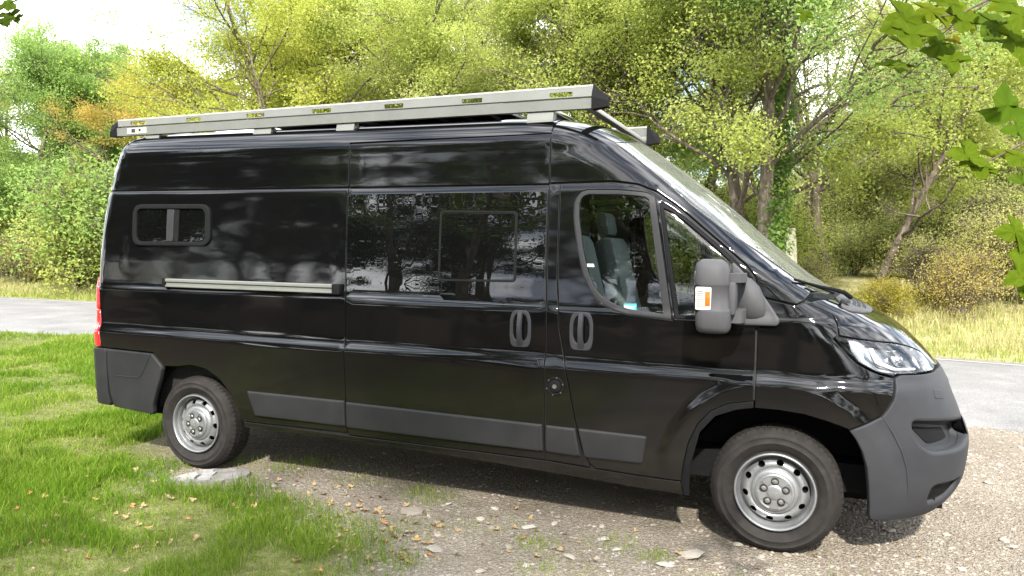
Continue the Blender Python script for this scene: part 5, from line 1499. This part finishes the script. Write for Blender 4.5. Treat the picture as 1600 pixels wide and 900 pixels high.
# ------------------------------------------------------------------ roadside marker and stake
x, y = along(1234, 16.5); z = float(ground_z(x, y))
mk = empty("marker_post", (x, y, z), .35); mk.scale = (1.35, 1.35, 1.35)
v = []
for h, w, d in ((-.1, .125, .10), (.3, .115, .09), (1.18, .075, .06), (1.30, .055, .045)):
    v += [(-w, -d, h), (w, -d, h), (w, d, h), (-w, d, h)]
f = [(4 * i + k, 4 * i + (k + 1) % 4, 4 * i + 4 + (k + 1) % 4, 4 * i + 4 + k) for i in range(3) for k in range(4)] + [(12, 13, 14, 15)]
MB().add(v, f).build("post", M['marker'], mk, smooth=False)
MB().box((-.0, 0, 1.325), (.13, .11, .05), .01).build("cap_stone", M['marker'], mk)
tag(mk, "cream tapered marker post on the bank beyond the bonnet", "marker post")
x, y = along(1409, 16.0); z = float(ground_z(x, y))
st = MB().tube([(0, 0, -.1), (.02, 0, .35), (.03, .01, .62)], [.035, .032, .028], 7).build("wooden_stake", M['wood'], None, angle=50)
st.location = (x, y, z); tag(st, "short pale wooden stake in the dry grass below the leaning trunk", "stake")

# ------------------------------------------------------------------ grass
def blades(name, pts, h, w, v, mat, lean=.45, seg=2):
    n = len(pts); th = rng.uniform(0, 2 * math.pi, n); a2 = rng.uniform(0, 2 * math.pi, n)
    side = np.stack([np.cos(th), np.sin(th), np.zeros(n)], 1) * (w[:, None] / 2)
    ln = np.stack([np.cos(a2), np.sin(a2), np.zeros(n)], 1) * (h * lean * rng.random(n))[:, None]
    up = np.array([0, 0, 1.]) * h[:, None]
    p0 = pts; p1 = pts + up * .55 + ln * .35; p2 = pts + up * .93 + ln
    V = np.stack([p0 - side, p0 + side, p1 + side * .8, p1 - side * .8, p2], 1).reshape(-1, 3)
    i = np.arange(n)[:, None] * 5
    F = np.concatenate([i + np.array([0, 1, 2]), i + np.array([0, 2, 3]), i + np.array([3, 2, 4])], 0)
    me = indexed_mesh(name, V, F, attr=np.repeat(v, 5), smooth=False)
    return link(name, me, mat)
def scatter(x0, x1, y0, y1, n): return rng.uniform(x0, x1, n), rng.uniform(y0, y1, n)
GP = []
for (x0, x1, y0, y1, n, near) in ((-6.5, -.9, -3.4, 1.2, 190000, 1), (-12, -4.0, -3.2, 6.0, 210000, 1), (-24, -11, -2, 6.5, 60000, 0)):
    x, y = scatter(x0, x1, y0, y1, n)
    t = turf(x, y); patch = fbm(x * 2.2, y * 2.2, 41); fine = fbm(x * 9, y * 9, 43)
    lush = np.clip(sstep(.36, .58, patch) * .8 + .35 * sstep(.45, .6, fine), 0, 1)
    ok = rng.random(len(x)) < t * (.38 + .62 * lush)
    ok &= (y < y_near(x) + .05) & ~((np.abs(y) < .86) & (x > -5.0)) 
    ok &= np.hypot(x + 3.8, (y + 1.1) * 1.3) > .30
    x, y, lush = x[ok], y[ok], lush[ok]
    p = np.stack([x, y, ground_z(x, y) - .004], 1)
    vis, dep = in_view(p, 40)
    p, lush, dep = p[vis], lush[vis], dep[vis]
    GP.append((p, lush, dep))
p = np.concatenate([g[0] for g in GP]); lush = np.concatenate([g[1] for g in GP]); dep = np.concatenate([g[2] for g in GP])
n = len(p)
h = (.022 + .070 * lush ** 1.6) * rng.uniform(.5, 1.4, n) * np.where(rng.random(n) < .02, 1.7, 1)
w = rng.uniform(.0028, .0055, n) * np.clip(dep / 5.5, .8, 3.0)
tone = fbm(p[:, 0] * 1.1, p[:, 1] * 1.1, 47)
v = np.clip(.52 - .34 * lush + (tone - .5) * 1.0 + rng.normal(0, .13, n) + (rng.random(n) < .16) * .35, 0, 1)
tag(blades("grass", p, h, w, v, M['grass'], .85), "short green grass growing over the left of the clearing", kind='stuff')
# tufts in the gravel
pts = []
for cx, cy, r, m in ((-2.26, -.81, .16, 260), (-1.23, -1.35, .14, 200), (-.83, -1.18, .18, 160), (-.57, -1.27, .10, 120), (-1.82, -1.89, .14, 300), (-2.1, -.89, .16, 150), (-1.10, -1.63, .16, 120), (-1.6, -1.25, .3, 130),
                     (-.2, -1.55, .25, 90), (.35, -1.35, .2, 60), (-2.75, -.72, .25, 160), (-3.5, -.72, .22, 260), (-3.35, -.5, .18, 200), (-3.9, -.70, .14, 160), (-2.0, -1.45, .22, 260), (-.9, -1.75, .3, 120)):
    q = rng.normal(0, 1, (m, 2)) * r * .55 + np.array([cx, cy]); pts.append(q)
q = np.concatenate(pts); p = np.stack([q[:, 0], q[:, 1], ground_z(q[:, 0], q[:, 1]) - .003], 1); n = len(p)
tag(blades("grass_tufts", p, rng.uniform(.015, .055, n), rng.uniform(.0025, .0045, n), np.clip(rng.normal(.5, .2, n), 0, 1), M['grass'], .6), "sparse low grass tufts dotted through the gravel", kind='stuff')
# tall dry grass on the far verge
x, y = scatter(-30, 6, 5, 16, 420000)
d = y - y_far(x); dens = sstep(.15, .7, d) * (1 - sstep(3.0, 5.5, d)) * (.25 + .75 * sstep(.36, .55, fbm(x * .9, y * .9, 51)))
ok = rng.random(len(x)) < dens * .62; x, y, d = x[ok], y[ok], d[ok]
p = np.stack([x, y, ground_z(x, y) - .01], 1); vis, dep = in_view(p, 30); p, dep, d = p[vis], dep[vis], d[vis]; n = len(p)
right = sstep(-8, 0, p[:, 0])
h = (.05 + .12 * sstep(.2, 1.4, d)) * (1 + .5 * right * sstep(.4, 1.6, d)) * rng.uniform(.6, 1.3, n)
w = .0055 * np.clip(dep / 9, .8, 2.4) * rng.uniform(.7, 1.3, n)
tag(blades("verge_grass", p, h, w, np.clip(rng.normal(.5, .22, n), 0, 1), M['hay'], .55), "tall straw-coloured grass along the far verge", kind='stuff')
x, y = scatter(-30, 6, 5, 15, 130000)
d = y - y_far(x); ok = rng.random(len(x)) < sstep(.0, .3, d) * (1 - sstep(2.0, 7, d)) * .55; x, y = x[ok], y[ok]
p = np.stack([x, y, ground_z(x, y) - .01], 1); vis, dep = in_view(p, 30); p, dep = p[vis], dep[vis]; n = len(p)
tag(blades("verge_herbs", p, rng.uniform(.06, .22, n), .008 * np.clip(dep / 9, .8, 2.4) * rng.uniform(.7, 1.3, n), np.clip(rng.normal(.62, .2, n), 0, 1), M['grass'], .7), "low green weeds at the foot of the far verge", kind='stuff')

# ------------------------------------------------------------------ stones
def stone_verts(R, flat=.6):
    ph = (1 + 5 ** .5) / 2
    v = np.array([(-1, ph, 0), (1, ph, 0), (-1, -ph, 0), (1, -ph, 0), (0, -1, ph), (0, 1, ph), (0, -1, -ph), (0, 1, -ph), (ph, 0, -1), (ph, 0, 1), (-ph, 0, -1), (-ph, 0, 1)]) / 1.9
    v = v * R.uniform(.72, 1.2, (12, 1)) * np.array([R.uniform(.8, 1.3), R.uniform(.6, 1.0), flat * R.uniform(.6, 1.1)])
    a = R.uniform(0, 6.28); c, s = math.cos(a), math.sin(a)
    return v @ np.array([[c, s, 0], [-s, c, 0], [0, 0, 1]])
ICO = np.array([(0, 11, 5), (0, 5, 1), (0, 1, 7), (0, 7, 10), (0, 10, 11), (1, 5, 9), (5, 11, 4), (11, 10, 2), (10, 7, 6), (7, 1, 8), (3, 9, 4), (3, 4, 2), (3, 2, 6), (3, 6, 8), (3, 8, 9), (4, 9, 5), (2, 4, 11), (6, 2, 10), (8, 6, 7), (9, 8, 1)])
protos = [stone_verts(rng, .55) for _ in range(24)]
x, y = scatter(-4.6, 2.6, -2.9, 3.2, 150000)
t = turf(x, y); cover = (1 - t) * (.25 + .75 * sstep(.40, .62, fbm(x * 1.5, y * 1.5, 61)))
cover *= np.where(x < -2.2, .45, 1.0)
ok = (rng.random(len(x)) < cover * .62) & (y < y_near(x) + .1); x, y = x[ok], y[ok]
p = np.stack([x, y, ground_z(x, y)], 1); vis, dep = in_view(p, 20); p = p[vis]; n = len(p)
s = .0045 + .0125 * rng.random(n) ** 3.2
V = np.empty((n, 12, 3)); which = rng.integers(24, size=n)
for k in range(24):
    m = which == k; V[m] = protos[k][None] * s[m][:, None, None] + p[m][:, None]
F = (np.arange(n)[:, None, None] * 12 + ICO[None]).reshape(-1, 3)
tag(link("gravel", indexed_mesh("gravel", V.reshape(-1, 3), F, attr=np.repeat(rng.random(n), 12), smooth=False), M['pebble']), "loose tan and grey gravel around the van", kind='stuff')
# single larger stones
stone_me = []
for k in range(10):
    me = raw_mesh("stone", stone_verts(rng, .42), ICO, smooth=False); me.materials.append(M['stone']); stone_me.append(me)
def add_stone(x, y, s, lab, grp, k=None, flat=1.0):
    o = link("stone", stone_me[int(rng.integers(10)) if k is None else k])
    o.location = (x, y, float(ground_z(x, y)) + s * .12); o.rotation_euler = (rng.normal(0, .12), rng.normal(0, .12), rng.uniform(0, 6.28)); o.scale = (s, s, s * flat)
    return tag(o, lab, "stone", grp)
for x, y, s, lab in ((-2.53, -.24, .085, "flat olive-grey stone in the shade of the van's sill"), (-.41, -1.18, .085, "long tan flat stone, the larger of two left of the front wheel's shadow"), (-.52, -1.36, .050, "small pale stone in front of the long tan flat stone"),
                     (-1.71, -1.66, .055, "pale angular stone upright at the grass corner"), (-1.01, -1.46, .055, "pale grey stone with grass on both sides"), (-1.36, -1.14, .045, "tan flat stone among the middle gravel"), (-2.12, -1.17, .075, "grey stone half buried beside the leaf litter"),
                     (.62, -1.22, .050, "pale flat stone near the bottom right corner"), (1.25, -.35, .045, "pale stone on the open gravel ahead of the bumper")):
    add_stone(x, y, s, lab, "larger stones in the gravel", flat=.6)
c = 0
while c < 150:
    x, y = rng.uniform(-3.6, 2.2), rng.uniform(-2.6, 2.4)
    if rng.random() > (1 - float(turf(x, y))) ** 2 or (abs(y) < .9 and x < .4): continue
    if not in_view(np.array([[x, y, 0]]), 0)[0][0]: continue
    add_stone(x, y, .014 + .022 * rng.random() ** 1.5, "small pale stone lying loose among the tan gravel", "loose stones in the gravel"); c += 1

# flaking concrete slab beside the rear wheel
SL = np.array([(-3.985, -1.315), (-3.93, -1.10), (-3.86, -.985), (-3.74, -.925), (-3.60, -.90), (-3.535, -.97), (-3.55, -1.10), (-3.60, -1.20), (-3.70, -1.265), (-3.84, -1.31)])
sl_o = resample(SL, .05); sl_o = sl_o + rng.normal(0, .006, sl_o.shape)
slab = tag(MB().prism([tuple(q) for q in sl_o], 'z', -.03, .026).build("concrete_slab", M['slab'], None, angle=30), "weathered concrete slab with white flaking crust beside the rear wheel", "slab")
for poly in ([(-3.93, -1.27), (-3.90, -1.12), (-3.82, -1.17), (-3.80, -1.24), (-3.86, -1.28)], [(-3.84, -1.10), (-3.76, -1.06), (-3.73, -1.14), (-3.80, -1.17)], [(-3.79, -1.19), (-3.73, -1.155), (-3.69, -1.20), (-3.76, -1.25)],
             [(-3.90, -1.06), (-3.82, -1.02), (-3.80, -1.06), (-3.85, -1.09)], [(-3.955, -1.30), (-3.90, -1.285), (-3.84, -1.30), (-3.86, -1.305)]):
    q = resample(np.array(poly), .03); q = q + rng.normal(0, .004, q.shape)
    MB().prism([tuple(a) for a in q], 'z', .024, .033 + rng.random() * .006).build("flake", M['crust'], slab, angle=30)

# ------------------------------------------------------------------ fallen leaves
def lobed(scale=1.0, lobes=3, jit=0, R=None):
    """outline of a three-lobed maple leaf, stalk at the origin, tip along +y"""
    P_ = [(0, 0), (.10, .02), (.30, -.04), (.52, .16), (.60, .34), (.44, .36), (.24, .36), (.26, .62), (.14, .86), (0, 1.0)]
    P_ = P_ + [(-a, b) for a, b in P_[::-1][1:-1]]
    P_ = np.array(P_)
    if R is not None: P_ = P_ + R.normal(0, jit, P_.shape)
    return P_ * scale
def leaf_mesh(name, curl, R, scale=1.0, bend=.2):
    o = resample(lobed(1.0, R=R, jit=.02), .14); m = len(o)
    c = np.array([[0, .38]]); ring = c + (o - c) * .5
    p = np.concatenate([o, ring, c]); r2 = ((p - c) ** 2).sum(1)
    z = curl * r2 + bend * np.abs(p[:, 0]) + R.normal(0, .03, len(p)) + bend * .4 * (p[:, 1] - .4) ** 2
    V = np.concatenate([p, z[:, None]], 1) * scale
    F = [(i, (i + 1) % m, m + (i + 1) % m, m + i) for i in range(m)] + [(m + i, m + (i + 1) % m, 2 * m) for i in range(m)]
    me = raw_mesh(name, V, F, smooth=True)
    a = me.attributes.new('v', 'FLOAT', 'POINT'); a.data.foreach_set('value', np.clip(R.normal(.5, .15, len(V)), 0, 1).astype(np.float32))
    return me
litter_me = [leaf_mesh("fallen_leaf", rng.uniform(.1, .7), rng) for _ in range(8)]
for me in litter_me: me.materials.append(M['litter'])
c = 0
spots = [(-2.2, -1.42, .45, 60), (-2.9, -1.2, .5, 60), (-2.0, -1.75, .25, 35), (-5.2, -.9, 1.3, 45), (-3.9, -1.9, .8, 55), (-3.4, -2.4, .6, 40), (-1.5, -1.4, .6, 22), (-.2, -1.3, .8, 14), (-3.2, -.5, .5, 14)]
for cx, cy, r, m in spots:
    for _ in range(m):
        x, y = cx + rng.normal(0, r * .6), cy + rng.normal(0, r * .55)
        if abs(y) < .85 and x < .4 or not in_view(np.array([[x, y, 0]]), 0)[0][0]: continue
        o = link("fallen_leaf", litter_me[int(rng.integers(8))])
        tu = float(turf(x, y))
        o.location = (x, y, float(ground_z(x, y)) + .006 + .030 * tu * rng.random()); o.rotation_euler = (rng.normal(0, .35), rng.normal(0, .35), rng.uniform(0, 6.28))
        s = rng.uniform(.022, .046); o.scale = (s, s, s)
        k = rng.random(); o.color = ((1.35, .85, .6, 1) if k < .12 else (1.0, 1.0, .95, 1) if k < .8 else (1.2, 1.1, .8, 1))
        tag(o, "dry tan fallen leaf lying on the grass and gravel", "fallen leaf", "fallen leaves on the ground")

# ------------------------------------------------------------------ maple twigs hanging into the picture
def at_px(px, py, dist):
    return CAM + CM @ np.array([(px - 800) / 1200.03 * dist, dist, (450 - py) / 1200.03 * dist])
leaf_meshes = [leaf_mesh("leaf", .05, rng, 1.0, .25 * (1 if k % 2 else -1)) for k in range(6)]
for me in leaf_meshes: me.materials.append(M['maple'])
SUNV = np.array(SUN_DIR)
def bough_tree(x, y, ends, rz, label):
    e = empty("maple_tree", (x, y, 0), 0)
    mb = MB(); top = np.array([(ends[0][0] - x) * .25, (ends[0][1] - y) * .2, 3.6])
    mb.tube([(0, 0, -.1), (.05, .02, 1.3), top * .6 + np.array([0, 0, .5]), top, top + np.array([.2, -.4, 1.4])], [.085, .07, .06, .045, .02], 9)
    P_ = []
    for q in ends:
        q = np.array(q) - np.array([x, y, 0]); a = top * .75; mid = (a + q) / 2 + np.array([0, 0, .25])
        t = np.linspace(0, 1, 9)[:, None]; pts = (1 - t) ** 2 * a + 2 * t * (1 - t) * mid + t * t * q
        mb.tube(pts, np.linspace(.022, .0045, 9), 6); P_.append(pts[1:5])
    for k in range(14):
        d = rng.normal(0, 1, 3); d[1] -= 1.0; d[2] = abs(d[2]) * .8 + .2; d /= np.linalg.norm(d); t = np.linspace(0, 1.3, 5)[:, None]
        pts = top + np.array([0, 0, rng.uniform(-.6, .9)]) + d * t; mb.tube(pts, np.linspace(.016, .004, 5), 5); P_.append(pts[1:])
    mb.build("trunk", M['bark'], e)
    P_ = np.concatenate(P_); n = 520; c = P_[rng.integers(len(P_), size=n)] + rng.normal(0, .16, (n, 3))
    nr = rng.normal(0, .5, (n, 3)) + np.array([0, 0, .8]); nr /= np.linalg.norm(nr, axis=1, keepdims=True)
    tt = np.cross(nr, rng.normal(0, 1, (n, 3))); tt /= np.linalg.norm(tt, axis=1, keepdims=True); b = np.cross(nr, tt)
    o = lobed(); m = len(o); sz = rng.uniform(.06, .10, n)[:, None, None]
    V = c[:, None] + sz * (b[:, None] * o[None, :, :1] + tt[:, None] * o[None, :, 1:])
    me = array_mesh("crown", V.reshape(-1, 3), m, attr=np.clip(rng.normal(.5, .2, n), 0, 1)); link("crown", me, M['maple'], e)
    return tag(e, label, "tree", "maples beside the photographer")
def twig(name, stems, leaves, dist, label):
    e = empty(name, tuple(at_px(*stems[0][0], dist)))
    o0 = np.array(e.location)
    mb = MB()
    for s in stems:
        pts = np.array([at_px(px, py, dist + .03 * k) for k, (px, py) in enumerate(s)]) - o0
        if s is stems[0]: TWIG_ENDS.append(tuple(pts[0] + o0))
        t = np.linspace(0, 1, 12); kk = np.linspace(0, 1, len(pts)); pts = np.stack([np.interp(t, kk, pts[:, j]) for j in range(3)], 1)
        mb.tube(pts, np.linspace(.0032, .0014, 12), 6)
    mb.build("stem", M['bark'], e)
    for i, (px, py, size, ang, tilt, shade) in enumerate(leaves):
        dd = dist + rng.uniform(-.12, .12)
        base = at_px(px, py, dd) - o0
        a = math.radians(ang); tip = CM @ np.array([math.cos(a), -.25 + .5 * rng.random(), math.sin(a)])
        nrm = CM @ np.array([0.0, -1.0, .0]) * math.cos(tilt) + np.array([0, 0, 1.0]) * math.sin(tilt)
        tip = tip - nrm * tip.dot(nrm); tip /= np.linalg.norm(tip); nrm /= np.linalg.norm(nrm)
        nrm = nrm - tip * nrm.dot(tip); nrm /= np.linalg.norm(nrm)
        sd = np.cross(tip, nrm)
        L = size / 1200.03 * dd
        o = link("leaf", leaf_meshes[i % 6], None, e)
        m3 = Matrix(((sd[0], tip[0], nrm[0]), (sd[1], tip[1], nrm[1]), (sd[2], tip[2], nrm[2])))
        o.matrix_local = Matrix.Translation(Vector(base)) @ m3.to_4x4() @ Matrix.Diagonal((L, L, L, 1))
        o.color = (*shade, 1)
    return tag(e, label, "maple twig")
TWIG_ENDS = []
G0, G1, G2 = (1, 1, 1), (.8, .85, 1.6), (1.3, 1.12, 1.0)
# each leaf: stalk position in the photo, length in px, direction of the tip, tilt towards the sky, tint
twig("maple_twig", [[(1640, -60), (1560, -8), (1520, 20), (1526, 45)], [(1560, -8), (1500, 22), (1450, 28)]],
     [(1440, 20, 78, 205, .3, G0), (1425, 40, 62, 250, .5, G0), (1395, 92, 54, 268, .9, G0), (1478, 84, 56, 262, .6, G0), (1474, 86, 52, 100, .2, G1), (1412, 62, 50, 262, .9, G2), (1520, 14, 60, 200, .4, G2),
      (1510, 22, 55, 240, .5, G0), (1530, 24, 44, 330, .8, G1), (1500, 6, 48, 170, .4, G0), (1262, 16, 27, 240, .4, G0), (1500, 66, 26, 160, .8, (1.6, .9, .8)), (1470, 10, 60, 215, .6, G2)],
     1.75, "upper maple twig with three-lobed leaves hanging in at the top right")
twig("maple_twig", [[(1680, -20), (1610, 20), (1585, 40)]],
     [(1580, 30, 70, 215, .5, G1), (1592, 50, 60, 245, .4, G0), (1600, 60, 56, 262, .4, G0), (1585, 8, 50, 200, .4, G2), (1600, 10, 60, 240, .5, G0), (1562, 60, 36, 215, .7, G1), (1575, -6, 46, 250, .5, G0)],
     1.6, "maple twig cut off by the top right corner of the picture")
twig("maple_twig", [[(1680, 180), (1615, 215), (1570, 240)], [(1615, 215), (1545, 252), (1520, 250)]],
     [(1580, 190, 70, 92, .2, (.8, .95, 1.3)), (1530, 244, 58, 190, .7, G0), (1528, 248, 50, 262, .7, G0), (1545, 262, 36, 215, .8, G0), (1572, 234, 50, 188, 1.0, G2), (1605, 205, 46, 180, .5, (.8, .95, 1.3)), (1606, 240, 50, 215, .7, G0), (1612, 285, 40, 170, .5, G1)],
     1.7, "middle maple twig with a leaf pointing left across the sky gap")
twig("maple_twig", [[(1690, 340), (1625, 370), (1600, 390)]],
     [(1606, 360, 56, 180, .4, G0), (1612, 385, 50, 215, .4, G0), (1604, 400, 42, 240, .5, G0), (1612, 425, 58, 205, .5, G0), (1600, 440, 34, 250, .6, G0)],
     1.55, "lowest maple twig at the right edge, over the verge")
twig("maple_twig", [[(-60, -30), (-5, 5), (20, 22)]],
     [(4, 2, 34, 320, .6, G1), (16, 20, 30, 290, .6, G1), (2, 28, 28, 315, .6, (.5, .55, .6)), (24, 26, 22, 300, .6, G1)],  # darker leaf tints stand in for the shade on this twig
     2.0, "shade-tinted maple twig poking in at the top left corner")
bough_tree(4.3, -6.1, TWIG_ENDS[:4], 0, "young maple whose twigs hang in from the right")
bough_tree(-4.6, -6.6, TWIG_ENDS[4:], 0, "young maple whose twig pokes in at the top left")
